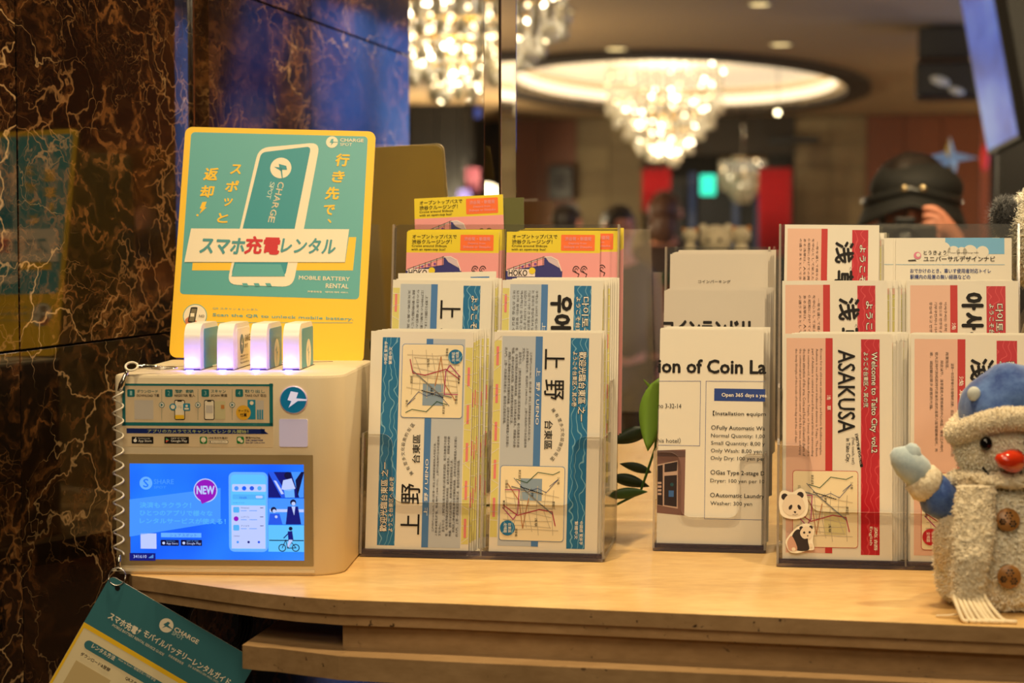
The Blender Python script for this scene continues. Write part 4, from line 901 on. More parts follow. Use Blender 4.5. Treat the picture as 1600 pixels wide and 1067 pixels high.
K = .13; LEAN = -atan(K)
class Holder:
    def __init__(s, u, v, W, rz, label, cols, TH=(.117, .053), step=(.062, .048), earw=.030, n=3, D=.135):
        p = atZ(u, v, TOPZ); s.W = W; s.o = thing('brochure_holder', label, 'brochure holder', p, (0, 0, radians(rz)))
        s.step = step; s.cols = cols; st, rise = step
        sh = lambda x, y, z: (x, y + z * K, z)
        def shear(mb): mb.v = [sh(*q) for q in mb.v]; return mb
        t = .0022
        def tray(name, z0, z1, m):
            mb = MB(); mb.prism(rrect(0, 0, W, D, .004), z0, z1, 'z', m, M_ACRD); shear(mb).build(name, s.o)
        mb = MB(); mb.prism(rrect(0, 0, W, D, .004), .0006, .0032, 'z', M_ACR, M_ACRD); shear(mb).build('base_tray', s.o)
        mb = MB(); mb.box(.001, W - .001, .0002, .0026, .0035, .0078, M_ACRD); shear(mb).build('base_rail', s.o)
        for k in range(n):
            z0 = rise * k + .0035; y = st * k; hi = z0 + TH[0] - .004; lo = z0 + TH[1] - .004; e = earw; r = .011
            pts = [(t, z0), (W - t, z0)]
            def arc(cx, cz, r, a0, a1): return [(cx + r * cos(radians(a0 + (a1 - a0) * j / 6)), cz + r * sin(radians(a0 + (a1 - a0) * j / 6))) for j in range(7)]
            pts += arc(W - t - .004, hi - .004, .004, 0, 90) + arc(W - e + r, hi - r, r, 90, 180) + arc(W - e - r, lo + r, r, 0, -90)
            pts += arc(e + r, lo + r, r, 270, 180) + arc(e - r, hi - r, r, 0, 90) + arc(t + .004, hi - .004, .004, 90, 180)
            mb = MB(); mb.prism(pts, y, y + t, 'y', M_ACR, M_ACRE); shear(mb).build('front_panel', s.o)
            mb = MB(); mb.box(t, W - t, y + t, min(y + st, D) - .001, z0, z0 + .002, M_ACR); shear(mb).build('pocket_floor', s.o)
        prof = [(0, .003)]
        for k in range(n): z = rise * k + TH[0]; prof += [(st * k, z), (st * (k + 1) - .004 if k < n - 1 else D, z)]
        top = rise * (n - 1) + .222
        prof = [(D, .003), (D, top - .004), (D - .006, top)] + [(D - .012, top)] + [(D - .012, rise * (n - 1) + TH[0])] + prof[::-1][1:]
        for x in (0, W - t):
            mb = MB(); mb.prism(prof, x, x + t, 'x', M_ACR, M_ACRE); shear(mb).build('side_panel', s.o)
        prof = [q_ for q_ in prof if q_[1] < rise * (n - 1) + TH[0] + .001]
        for c in range(1, cols):
            x = W * c / cols; mb = MB(); mb.prism(prof, x - .0008, x + .0008, 'x', M_ACR, M_ACRE); shear(mb).build('divider', s.o)
        mb = MB(); out = rrect(0, .003, W, top, .006); mb.prism(out, D, D + t, 'y', M_ACRB, M_ACRE); shear(mb).build('back_panel', s.o)
        bpy.context.view_layer.update(); s.M = s.o.matrix_world
    def sheet(s, name, label, cat, tier, x, dy, W=.100, H=.210, dz=0, roll=0, th=.0011, group=None, m=None, me=None):
        st, rise = s.step; z = .0062 + rise * tier + dz; y = st * tier + .0030 + dy + z * K
        p = s.M @ Vector((x, y, z))
        mb = MB(); mb.box(0, W, 0, th, 0, H, m or M_PAPER)
        o = mb.build(name); o.location = p; o.rotation_euler = (LEAN, radians(roll), s.o.rotation_euler.z)
        return tag(o, label, cat, group)


def strip_back(o, W, H, kind):
    fn = lambda u, v: (W - .0 - u / 1000, H - v / 1000); P = Print(fn, o)
    if kind == 'bus':
        P.rect(0, 0, W * 1000, 21.5, BUSY, 'yellow_field'); P.rect(0, 21.5, W * 1000, H * 1000, BUSP, 'pink_field'); P.done(); return
    if kind == 'plain': return
    r = random.Random(len(bpy.data.objects))
    if kind == 'blue' and r.random() < .6: return
    a = 0 if kind == 'blue' else 3
    P.rect(0, 0, 14, 7, M_PAPER, 'map_strip'); P.rect(a, 9, 9 + a, 200, MAPY, 'map_strip', 1)
    if kind == 'red': P.rect(a, 7, 9 + a, 13, BODR, 'map_strip', 2)
    for k in range(16):
        v = 16 + k * 11 + r.uniform(-3, 3); P.line([(a, v), (9 + a, v + r.uniform(-3, 3))], .0006, M_PAPER, 'map_strip', 3)
    P.line([(a + 4, 14), (a + 5, 110), (a + 3, 199)], .0006, M_PAPER, 'map_strip', 3)
    for k in range(3): v = 60 + k * 44 + r.uniform(-8, 8); P.rect(a + 1, v, a + 3, v + 14, mat('pink_print', (226, 130, 130), .5), 'map_strip', 4)
    P.done()


BUSY = mat('bus_yellow', (226, 204, 40), .4); BUSP = mat('bus_pink', (232, 158, 160), .4); BUSO = mat('bus_orange', (240, 112, 48), .4)
def bus_print(o, W, H):
    P = Print(lambda u, v: (u / 1000 * W / .096, H - v / 1000), o)
    P.rect(0, 0, 96, 21.5, BUSY, 'yellow_field'); P.rect(0, 21.5, 96, 210, BUSP, 'pink_field')
    P.text('オープントップバスで', 6, 2.8, 52, 7, M_INK, bold=.02); P.text('渋谷クルージング！', 5.5, 8, 47, 12.4, M_INK, bold=.02)
    P.text('Cruise around Shibuya', 5.5, 13.3, 42, 16.2, M_INK, bold=.02); P.text('with an open-top bus!', 5.2, 16.9, 40.5, 19.9, M_INK, bold=.02)
    P.rect(56, 2.8, 90.5, 19.2, BUSO, 'orange_label', 2, .001); P.text('渋谷発・新宿発', 60, 5, 87, 9, BUSP, bold=.02, L=4); P.text('Departs from', 64, 10.6, 82, 13.2, BUSP, bold=.02, L=4); P.text('Shibuya or Shinjuku', 59, 14.2, 87.5, 17.2, BUSP, bold=.02, L=4)
    BN = mat('bus_navy', (46, 46, 120), .4); WH = mat('bus_white', (236, 226, 220), .4)
    P.poly([(0, 40), (39, 34), (39, 60), (0, 60)], BN, 'bus_drawing', 2); P.poly([(39, 25), (52, 28), (58, 41), (57, 60), (39, 60)], BN, 'bus_drawing', 2)
    P.poly([(40, 25.5), (47, 26), (53, 29.5), (55, 37), (44, 31)], mat('bus_glass', (206, 190, 200), .3), 'bus_drawing', 3)
    P.line([(1, 40), (39, 26), (46, 25.4), (53, 29), (57, 40)], .0009, WH, 'bus_drawing', 4); P.line([(1, 39), (39, 25.6)], .0005, M_INK, 'bus_drawing', 5)
    for u in (8, 14, 20, 26, 32, 38): P.line([(u, 41.5 - u * .17), (u, 38.8 - u * .35)], .0005, M_INK, 'bus_drawing', 5)
    for u in (10, 17, 24, 30): P.circ(u, 38.5 - u * .18, 1.3, mat('rider_violet', (120, 60, 150), .5), 'bus_drawing', 3)
    P.rect(2, 38.5, 30, 46, WH, 'bus_drawing', 4); P.text('HOKO', 3, 39.2, 22, 45.4, M_INK, bold=.03, L=5); P.circ(27, 40, 3.4, BUSY, 'bus_drawing', 6)
    for u in (72, 80):
        pts = [(u + 3.2 * cos(a), 39 - 4 * sin(a)) for a in [radians(20 + 25 * j) for j in range(8)]] + [(u + 3, 43), (u + 2, 46)]
        P.line(pts, .0008, M_INK, 'swirl', 3); P.line([(u + 1.4 * cos(a), 39 - 1.8 * sin(a)) for a in [radians(40 * j) for j in range(8)]], .0006, M_INK, 'swirl', 3)
    P.done()


# left holder
H1 = Holder(561, 870, .2345, -8.0, 'clear acrylic three-tier holder with blue maps and yellow-pink bus leaflets', 2)
W = .100
def fan(H, name, label, tier, x, n, dx, dy0, kind, group, dz=0, W=.100, roll=0, m=None, step=.0026, rise=.0004, cat='leaflet', H_=.210, rr=.25):
    for i in range(n):
        o = H.sheet(name, label, cat, tier, x + dx * (i + 1), dy0 + step * (i + 1), W, H_, dz + rise * (i + 1) + random.uniform(-.0006, .0006), roll + random.uniform(-rr, rr), group=group, m=m)
        strip_back(o, W, H_, kind)
g = 'blue ward map leaflets in the left holder'
o = H1.sheet('map_leaflet', 'blue-bordered Ueno map leaflet at front left, printed to be read upwards', 'leaflet', 0, .0050, 0, W, group=g, roll=.3); taito(o, W, .21, flip=True, **UEN)
fan(H1, 'map_leaflet', 'blue map leaflet fanned out behind the front left Ueno leaflet', 0, .0050, 7, .0019, .0015, 'blue', g, dz=-.001)
o = H1.sheet('map_leaflet', 'blue-bordered Ueno map leaflet at front right of the left holder', 'leaflet', 0, .1245, .0, W + .003, group=g, roll=.4); taito(o, W + .003, .21, **UEN)
fan(H1, 'map_leaflet', 'blue map leaflet edge showing behind the front right Ueno leaflet', 0, .1245, 4, .0012, .0015, 'blue', g, dz=-.0005, W=.103)
o = H1.sheet('map_leaflet', 'blue Japanese-titled map leaflet in middle tier, left pocket', 'leaflet', 1, .0115, .0, W, group=g, roll=.6); taito(o, W, .21, **UJP)
fan(H1, 'map_leaflet', 'blue map leaflet behind the Japanese-titled one in the middle tier', 1, .0115, 5, .0018, .0015, 'blue', g, dz=-.0005)
o = H1.sheet('map_leaflet', 'slightly raised blue leaflet poking out at the rear of the middle left pocket', 'leaflet', 1, .0190, .022, W, group=g, roll=-1.3, dz=.006); P = Print(lambda u, v: (u / 1000, .21 - v / 1000), o); P.rect(74, 5, 93, 12, BARB, 'banner'); P.done()
o = H1.sheet('map_leaflet', 'blue Korean-titled map leaflet in middle tier, right pocket', 'leaflet', 1, .1225, .0, W, group=g, roll=.4); taito(o, W, .21, **UKR)
fan(H1, 'map_leaflet', 'blue map leaflet fanned behind the Korean-titled one', 1, .1225, 8, .0019, .0015, 'blue', g, dz=-.001)
g = 'open-top bus leaflets in the left holder'
o = H1.sheet('bus_leaflet', 'yellow and pink bus tour leaflet in top tier, left pocket', 'leaflet', 2, .0135, .0, .096, group=g, roll=.3); bus_print(o, .096, .21)
fan(H1, 'bus_leaflet', 'yellow and pink bus leaflet edge behind the top left one', 2, .0135, 4, .0015, .0015, 'bus', g, W=.096, rise=.0008)
o = H1.sheet('bus_leaflet', 'yellow and pink bus tour leaflet sticking up highest, tilted, at the rear', 'leaflet', 2, .0250, .030, .094, group=g, roll=-2.6, dz=.035); bus_print(o, .094, .21)
o = H1.sheet('olive_leaflet', 'dark olive leaflet mostly hidden behind the highest bus leaflet', 'leaflet', 2, .0400, .036, .096, dz=.0335, roll=-1.5, m=mat('olive_paper', (86, 86, 30), .5))
o = H1.sheet('bus_leaflet', 'yellow and pink bus tour leaflet in top tier, right pocket', 'leaflet', 2, .1175, .0, .096, group=g, roll=.3); bus_print(o, .096, .21)
o = H1.sheet('bus_leaflet', 'second bus leaflet shifted right behind the top right one', 'leaflet', 2, .1300, .0040, .103, group=g, roll=.1, dz=.001); bus_print(o, .103, .21)
fan(H1, 'bus_leaflet', 'yellow and pink bus leaflet edge at the rear of the top right pocket', 2, .1265, 4, .0022, .006, 'bus', g, W=.102, rise=.0009)

# middle holder
H2 = Holder(1019, 861, .1095, -8.5, 'clear acrylic single-width holder with white coin laundry leaflets', 1, TH=(.096, .034), earw=.026, step=(.054, .0365))
g = 'white information leaflets in the middle holder'
def coin(o, W):
    bpy.context.view_layer.update(); f0 = px_on(o); P = Print(lambda x, y: f0(1010 + x / 2.8095, 500 + y / 2.8095), o)
    P.text('ion of Coin La', 54, 172, 524, 236, M_INK, bold=.05, part='title_lettering'); P.circ(51.5, 204, 3.5, M_INK, 'title_lettering')
    BL = mat('rule_blue', (70, 84, 150), .5); x9 = 521
    P.line([(53, 268), (238, 268), (234, 552), (50, 549)], .0004, BL); P.line([(x9, 270), (262, 268), (255, 873), (514, 877)], .0004, BL)
    P.rect(298, 300, x9, 358, mat('box_blue', (30, 62, 142), .4), 'blue_label'); P.text('Open 365 days a yea', 331, 320, 528, 344, M_WHITE, bold=.02, L=4)
    for t, x0, y0, x1, y1 in (('no 3-32-14', 52, 366, 153, 388), ('his hotel）', 50, 515, 150, 542), ('【Installation equipm', 292, 398, 524, 426), ('○Fully Automatic Wa', 285, 462, 520, 490), ('Normal Quantity: 1,00', 284, 498, 520, 524), ('Small Quantity: 8,00 y', 284, 531, 520, 557), ('Only Wash: 8,00 yen', 283, 564, 506, 590), ('Only Dry: 100 yen per', 282, 597, 521, 623), ('○Gas Type 2-stage D', 282, 658, 519, 688), ('Dryer: 100 yen per 10', 281, 696, 518, 722), ('○Automatic Laundry', 280, 758, 518, 788), ('Washer: 300 yen', 281, 795, 464, 821)):
        P.text(t, x0, y0, x1, y1, M_INK, bold=.004 if t[0] not in '○【' else .012, part='body_text')
    PF = mat('photo_frame', (128, 92, 84), .5); PD = mat('photo_dark', (44, 30, 32), .4); PP = mat('photo_pale', (206, 176, 160), .5)
    P.poly([(48, 572), (172, 568), (166, 858), (46, 846)], PF, 'shopfront_photo', 1); P.poly([(49, 634), (138, 616), (138, 828), (47, 812)], PP, 'shopfront_photo', 2)
    for q in ([(50, 640), (72, 635), (72, 815), (48, 810)], [(80, 632), (136, 622), (134, 662), (79, 668)], [(79, 684), (134, 680), (133, 820), (78, 812)]): P.poly(q, PD, 'shopfront_photo', 3)
    P.rect(98, 748, 120, 776, mat('photo_blue', (60, 110, 180), .5), 'shopfront_photo', 4); P.circ(112, 722, 8, mat('photo_teal', (30, 80, 90), .5), 'shopfront_photo', 4)
    for k in range(4): P.rect(50, 710 + k * 16, 66, 720 + k * 16, PP, 'shopfront_photo', 4)
    P.rect(48, 572, 170, 600, mat('photo_brown', (92, 66, 62), .5), 'shopfront_photo', 3); P.done()
W2 = .1010
o = H2.sheet('laundry_leaflet', 'white coin laundry leaflet in the front of the middle holder', 'leaflet', 0, .0040, .0, W2, group=g, roll=.2); coin(o, W2)
fan(H2, 'laundry_leaflet', 'white leaflet edge behind the front coin laundry leaflet', 0, .0035, 7, .0010, .0015, 'plain', g, W=W2, rise=.0003)
o = H2.sheet('laundry_leaflet', 'white leaflet with cut-off heavy black title in the middle tier', 'leaflet', 1, .0045, .0, W2, group=g, m=M_PAPER2)
P = Print(lambda u, v: (u / 1000 * W2 / .1, .21 - v / 1000), o); P.text('コインランドリー', -0.0, 30.5, 100, 46, M_INK, bold=.06, part='title_lettering'); P.done()
fan(H2, 'laundry_leaflet', 'white leaflet fanned behind the middle-tier one', 1, .0045, 6, .0014, .0015, 'plain', g, W=W2, rise=.0006, m=M_PAPER2)
o = H2.sheet('parking_leaflet', 'white coin parking leaflet in the top tier of the middle holder', 'leaflet', 2, .0065, .0, W2, group=g, m=M_PAPER2)
P = Print(lambda u, v: (u / 1000 * W2 / .1, .21 - v / 1000), o); P.text('コインパーキング', 29, 27, 62, 30.2, M_INK, bold=.01, part='title_lettering'); P.done()
fan(H2, 'parking_leaflet', 'white leaflet fanned behind the coin parking one', 2, .0065, 6, .0014, .0015, 'plain', g, W=W2, rise=.0006, m=M_PAPER2)

# right holder
H3 = Holder(1213, 886, .2345, -8.0, 'clear acrylic three-tier holder with red and pink Asakusa maps', 2, TH=(.112, .052))
g = 'red ward map leaflets in the right holder'
o = H3.sheet('map_leaflet', 'red-bannered ASAKUSA map leaflet in English at the front of the right holder', 'leaflet', 0, .0055, .0, .100, group=g, roll=-.2); taito(o, .100, .21, **AEN)
P = Print(lambda u, v: (u / 1000, .21 - v / 1000), o)
for k, c in enumerate("Everything's Real"): f = k / 16; P.glyph_at(c, 67.5 + 4.5 * f, 94 + 28 * f, .0026 if c not in "'" else .0012, -78, M_INK, .02)
P.text('(Feel, touch, eat!)', 62.5, 96, 66, 121, M_INKS, -90); P.text('in Taito City.', 57, 97, 61.5, 119, M_INK, -90, bold=.02)
P.done()
fan(H3, 'map_leaflet', 'red map leaflet fanned behind the ASAKUSA leaflet', 0, .0055, 6, .0026, .0015, 'red', g, dz=-.0015)
o = H3.sheet('map_leaflet', 'red-bannered Chinese-titled map leaflet behind the snowman waving arm', 'leaflet', 0, .1215, .0, .108, group=g, roll=.1); taito(o, .108, .21, **ACH)
fan(H3, 'map_leaflet', 'red map leaflet fanned behind the Chinese-titled red leaflet', 0, .119, 6, .0010, .0015, 'red', g, dz=-.001, W=.108)
for i in range(3):
    o = H3.sheet('map_leaflet', 'pink left edge of a red map leaflet beside the holder divider', 'leaflet', 0, .1195 - .0022 * i, .018 + .002 * i, .10, group=g); taito(o, .10, .21, blue=False, detail=False)
o = H3.sheet('map_leaflet', 'red Japanese-titled map leaflet in the middle tier, left pocket', 'leaflet', 1, .0050, .0, .100, group=g, roll=-.4); taito(o, .100, .21, **AJP)
fan(H3, 'map_leaflet', 'red map leaflet in the wide fan of the middle left pocket', 1, .0050, 8, .0042, .0015, 'red', g, dz=-.0005, rise=0)
o = H3.sheet('map_leaflet', 'red Korean-titled map leaflet in the middle tier, right pocket', 'leaflet', 1, .1230, .0, .104, group=g, roll=-.3); taito(o, .104, .21, **AKR)
fan(H3, 'map_leaflet', 'red map leaflet behind the Korean-titled one', 1, .120, 3, .0010, .0015, 'red', g)
o = H3.sheet('map_leaflet', 'red Japanese-titled map leaflet in the top tier, left pocket', 'leaflet', 2, .0040, .0, .093, group=g, roll=.5, dz=.007); taito(o, .093, .21, **AJP)
fan(H3, 'map_leaflet', 'red map leaflet behind the top-tier Japanese-titled one', 2, .0040, 3, .0034, .0015, 'red', g, W=.093, dz=-.003)
g = 'white access guide leaflets in the right holder'
def ud(o, W):
    P = Print(lambda u, v: (u / 1000, .21 - v / 1000), o)
    P.rect(48, 0, 105, 16, mat('sky_print', (110, 176, 222), .4), 'sky_picture', 1)
    for u, r in ((46, 7), (56, 6), (64, 5), (72, 7), (84, 6)): P.circ(u, 14 if u > 48 else 11, r, M_PAPER, 'sky_picture', 2)
    P.circ(21, 17.5, 3.6, mat('flower_pink', (214, 120, 150), .4), 'flower_emblem', 3); P.circ(21.8, 17, 2, M_PAPER, 'flower_emblem', 4); P.poly([(12, 22), (19, 21.4), (20, 23), (12, 23.2)], M_INKS, 'flower_emblem', 3)
    P.text('とうきょう', 27, 12.6, 49, 16.8, M_INK, bold=.02); P.text('Tokyo Universal Design Navi', 52, 14, 80, 16, M_INKS); P.text('ユニバーサルデザインナビ', 27, 18.2, 96, 23.4, M_INK, bold=.02)
    P.line([(0, 26.5), (105, 26.5)], .0004, mat('rule_cyan', (90, 160, 200), .4))
    for k, t in enumerate(('おでかけのとき、車いす使用者対応トイレ', '駅構内の段差の無い経路などの　　　　', '情報が無くて困ったことはありませんか')): P.text(t, 14, 30.5 + k * 6, 92 if k == 0 else (72 if k == 1 else 90), 35 + k * 6, mat('guide_blue', (36, 60, 130), .5), bold=.02)
    P.done()
o = H3.sheet('guide_leaflet', 'white access guide leaflet with blue sky in the top right pocket', 'leaflet', 2, .1150, .0, .112, group=g, roll=.0, dz=-.0065); ud(o, .112)
o = H3.sheet('guide_leaflet', 'second white access guide leaflet showing left of the first', 'leaflet', 2, .1040, .0030, .112, group=g, roll=-.1, dz=-.0065); ud(o, .112)
o = H3.sheet('guide_leaflet', 'white guide leaflet edge between the two access guides', 'leaflet', 2, .1130, .0018, .112, group=g, dz=-.0065)

# panda stickers on the right holder's front panel
bpy.context.view_layer.update()
PW = mat('panda_white', (240, 232, 214), .4); PK = mat('panda_black', (44, 30, 26), .4)
def sticker(label, pts, loc_px, drawer):
    f0 = px_on(H3.o, 0.0); M = H3.o.matrix_world
    q = [f0(*p) for p in pts]
    # the panel leans: find where each ray meets the leaning plane y = K z
    def fl(u, v):
        o_ = M.inverted() @ CAM; d = M.inverted().to_3x3() @ ray(u, v); t = (K * o_.z - o_.y) / (d.y - K * d.z); p = o_ + d * t; return p
    c = fl(*loc_px); o = thing('panda_sticker', label, 'sticker', M @ c, (LEAN, 0, H3.o.rotation_euler.z)); bpy.context.view_layer.update()
    fo = px_on(o, -.0002); q = [fo(*p) for p in pts]; mb = MB()
    a = sum(q[i][0] * q[(i + 1) % len(q)][1] - q[(i + 1) % len(q)][0] * q[i][1] for i in range(len(q)))
    if a > 0: q = q[::-1]
    mb.prism(q, -.0006, -.0002, 'y', PW); mb.build('sticker_sheet', o); P = Print(fo, o, -.0006); drawer(P); P.done()
def smooth(pts, n=4):
    out = []; L = len(pts)
    for i in range(L):
        p0, p1, p2, p3 = [Vector(pts[(i + j) % L]) for j in (-1, 0, 1, 2)]
        for k in range(n):
            t = k / n; out.append(tuple(.5 * ((2 * p1) + (-p0 + p2) * t + (2 * p0 - 5 * p1 + 4 * p2 - p3) * t * t + (-p0 + 3 * p1 - 3 * p2 + p3) * t ** 3)))
    return out
def face(P):
    P.circ(1226, 776, 5.2, PK, 'ear', 1); P.circ(1250.5, 773.5, 5.2, PK, 'ear', 1)
    fur = mat('panda_fur', (226, 212, 192), .5); P.poly(smooth([(1222, 790), (1229, 775), (1240, 772), (1252, 777), (1258, 792), (1252, 803), (1240, 806), (1228, 802)]), fur, 'face', 2)
    for x, s in ((1235, 1), (1249, -1)): P.poly(smooth([(x - 2 * s, 796), (x - 2.5 * s, 792), (x + 1 * s, 788.5), (x + 3 * s, 790), (x + 1.5 * s, 795)]), PK, 'eye_patch', 3)
    P.poly(smooth([(1240, 799), (1244, 799), (1242.5, 802)]), PK, 'nose', 3); P.line([(1238, 804), (1242.5, 804.5), (1247, 803)], .0003, PK, 'mouth', 3)
sticker('panda face sticker on the front panel of the right holder', smooth([(1219, 770), (1226, 766), (1238, 769), (1250, 763), (1259, 770), (1263, 790), (1258, 806), (1240, 811), (1222, 806), (1217, 790)]), (1240, 790), face)
def sitting(P):
    fur = mat('panda_fur', (226, 212, 192), .5)
    P.poly(smooth([(1238, 836), (1246, 827), (1256, 832), (1264, 852), (1262, 860), (1246, 860), (1236, 852)]), PK, 'body', 1)
    P.poly(smooth([(1232, 842), (1238, 838), (1246, 858), (1234, 860), (1230, 850)]), mat('panda_rose', (196, 150, 130), .5), 'back', 2)
    P.circ(1252, 825, 3, PK, 'ear', 2); P.circ(1267, 824, 3, PK, 'ear', 2); P.poly(smooth([(1250, 832), (1256, 823), (1266, 824), (1270, 832), (1266, 841), (1255, 841)]), fur, 'face', 3)
    P.circ(1256.5, 832, 1.8, PK, 'eye_patch', 4); P.circ(1265, 831.5, 1.8, PK, 'eye_patch', 4); P.circ(1262, 837, 1.1, PK, 'nose', 4); P.poly([(1256, 842), (1262, 841), (1263, 850), (1257, 850)], PK, 'arm', 4)
    P.circ(1267, 852, 3.2, fur, 'paw', 4); P.circ(1240, 858, 3, fur, 'paw', 4)
sticker('sitting panda cub sticker below the panda face one', smooth([(1229, 842), (1240, 828), (1248, 822), (1256, 818), (1266, 819), (1272, 828), (1270, 845), (1272, 858), (1262, 860), (1246, 864), (1234, 862), (1228, 850)]), (1250, 842), sitting)

# ------------------------------------------------------------------ snowman plush
FCR = fleece('cream_fleece', (246, 234, 206), (214, 196, 160), 260, 1.0); FBL = fleece('blue_velvet', (84, 116, 176), (40, 68, 136), 45, .5); FMT = fleece('pale_mitten', (186, 200, 204), (164, 182, 190), 90, .2)
FCR2 = fleece('white_pile', (248, 240, 218), (220, 206, 172), 380, 1.0)
sp = atZ(1592, 962, TOPZ); SNX, SNY = sp.x, sp.y + .052
PILE = mat('pile_cream', (255, 249, 230), .7, sheen=.3, subs=.15); PILE2 = mat('pile_warm', (246, 232, 202), .7, sheen=.3)
snow = thing('snowman_plush', 'snowman plush toy in blue hat, waving, at the right front of the counter', 'plush toy', (SNX, SNY, TOPZ), (0, 0, radians(-4)))
mb = MB(); prof = [(.0, .001), (.042, .002), (.050, .010), (.0535, .03), (.052, .055), (.045, .08), (.036, .100), (.028, .112), (.0, .116)]
def fuzzy_lathe(mb, prof, m, seg, sub, amp, fr, c=(0, 0, 0), sy=.95):
    P_ = []
    for i in range(len(prof) - 1):
        for k in range(sub): t = k / sub; P_.append((prof[i][0] * (1 - t) + prof[i + 1][0] * t, prof[i][1] * (1 - t) + prof[i + 1][1] * t))
    P_.append(prof[-1]); st_ = len(mb.v); mb.lathe(P_, m, seg, c, 1, sy)
    for j in range(st_, len(mb.v)):
        v = Vector(mb.v[j]); d = Vector((v.x - c[0], v.y - c[1], 0)); 
        if d.length < 1e-5: continue
        d.normalize(); a = amp * (abs(noise.noise(v * fr)) * 2 + noise.noise(v * fr * 2.3) * .8)
        p = v + d * a; p.z = max(p.z + a * .4, c[2]); mb.v[j] = tuple(p)
fuzzy_lathe(mb, prof, FCR2, 110, 9, .0022, 120); tufts(mb, PILE, 11000, .0042, .00055, 1, zmin=.0004); mb.build('body', snow)
mb = MB(); mb.blob((0, -.002, .133), (.0405, .038, .040), FCR2, 80, 50, amp2=.0012, freq2=220); tufts(mb, PILE, 6500, .0030, .0005, 2); mb.build('head', snow)
mb = MB(); mb.blob((.007, .004, .162), (.0425, .038, .0375), FBL, 60, 36, amp=.004, freq=40, amp2=.0005, freq2=400); mb.blob((.045, .012, .168), (.026, .022, .022), FBL, 30, 20, amp=.003, freq=40); mb.build('hat', snow)
mb = MB(); mb.blob((-.0285, -.018, .176), (.0055, .004, .006), mat('hat_spot', (200, 205, 200), .8), 16, 10); mb.build('hat_spot', snow)
mb = MB(); pts = []
for k in range(90):
    a = 2 * pi * k / 90; pts.append((.0385 * cos(a), -.002 + .038 * sin(a), .1575 - .016 * abs(cos(a)) ** 2.2))
mb.tube(pts, .0098, FCR, 22, closed=True)
mb.v = [tuple(Vector(v) + Vector((v[0], v[1], 0)).normalized() * .0016 * (abs(noise.noise(Vector(v) * 240)) * 2 - .3)) for v in mb.v]; tufts(mb, PILE2, 7000, .0018, .0004, 3); mb.build('hat_brim', snow)
for sx in (-1, 1):
    mb = MB(); mb.blob((-.0045 + .0175 * sx, -.0395, .1375), (.0052, .0035, .0056), mat('eye_black', (10, 10, 12), .08), 18, 12); mb.build('eye', snow)
mb = MB(); NO = mat('nose_red', (235, 62, 26), .12, trans=.25, coat=.6)
mb.tube([(.000, -.040, .1235), (-.002, -.047, .1245), (-.007, -.0515, .1252), (-.012, -.053, .126), (-.0165, -.0525, .1285)], [.0102, .0100, .0082, .0062, .0022], NO, 18); mb.build('nose', snow)
mb = MB(); mb.tube([(-.0235, -.0345, .1175), (-.020, -.0385, .1125), (-.013, -.0415, .1075), (-.004, -.0425, .1055), (.006, -.0415, .107), (.014, -.0385, .1125), (.017, -.0355, .1175)], .0011, M_BLACK, 8); mb.build('mouth', snow)
BRN = mat('button_brown', (150, 104, 52), .35); BRD = mat('button_flower', (34, 22, 16), .4)
for bz_, by_ in ((.077, -.0485), (.0325, -.0565)):
    b_ = MB(); b_.lathe([(0, 0), (.0092, 0), (.0095, .0012), (.0085, .0022), (0, .0024)], BRN, 30); o = b_.build('button', snow, (-.0055, by_, bz_)); o.rotation_euler = (radians(90 - (18 if bz_ > .05 else 2)), 0, 0)
    for fx, fy, fr_ in ((.0005, .003, .0038), (.0035, -.0035, .0033), (-.0045, -.002, .003)):
        q = MB()
        for k in range(6): a = 2 * pi * k / 6; q.lathe([(0, 0), (.0012, .0001), (0, .0006)], BRD, 8, (fx + fr_ * .66 * cos(a), fy + fr_ * .66 * sin(a), .0021))
        q.lathe([(0, 0), (.0008, .0001), (0, .0006)], BRD, 8, (fx, fy, .0021)); f_ = q.build('button_flower', o)
# arms
def sleeve(sx):
    q = MB(); q.tube([(sx * .036, 0, .080), (sx * .046, -.004, .083), (sx * .055, -.008, .090), (sx * .062, -.010, .098)], [.013, .0165, .0165, .014], FBL, 24)
    q.v = [tuple(Vector(v) * 1 + Vector((noise.noise(Vector(v) * 60), 0, noise.noise(Vector(v) * 60 + Vector((5, 5, 5))))) * .004) for v in q.v]; q.build('sleeve', snow)
    q = MB(); q.tube([(sx * .0595, -.010, .0955), (sx * .063, -.0105, .0985), (sx * .067, -.011, .1025), (sx * .0705, -.0115, .107), (sx * .072, -.0115, .1085)], [.0115, .0155, .016, .0148, .010], FCR, 30)
    q.v = [tuple(Vector(v) + Vector((noise.noise(Vector(v) * 300), noise.noise(Vector(v) * 290 + Vector((3, 1, 2))), noise.noise(Vector(v) * 310 + Vector((9, 9, 9))))) * .0022) for v in q.v]; q.build('cuff', snow)
    q = MB(); q.tube([(sx * .068, -.011, .104), (sx * .0735, -.012, .1115), (sx * .081, -.012, .1185), (sx * .0885, -.012, .1245), (sx * .0935, -.012, .1275)], [.0115, .0135, .0132, .0095, .0035], FMT, 22); q.build('mitten', snow)
    q = MB(); q.tube([(sx * .0765, -.013, .116), (sx * .0775, -.014, .1255), (sx * .0770, -.014, .1315), (sx * .0765, -.014, .1345)], [.009, .0078, .0062, .0024], FMT, 18); q.build('mitten_thumb', snow)
sleeve(-1); sleeve(1)
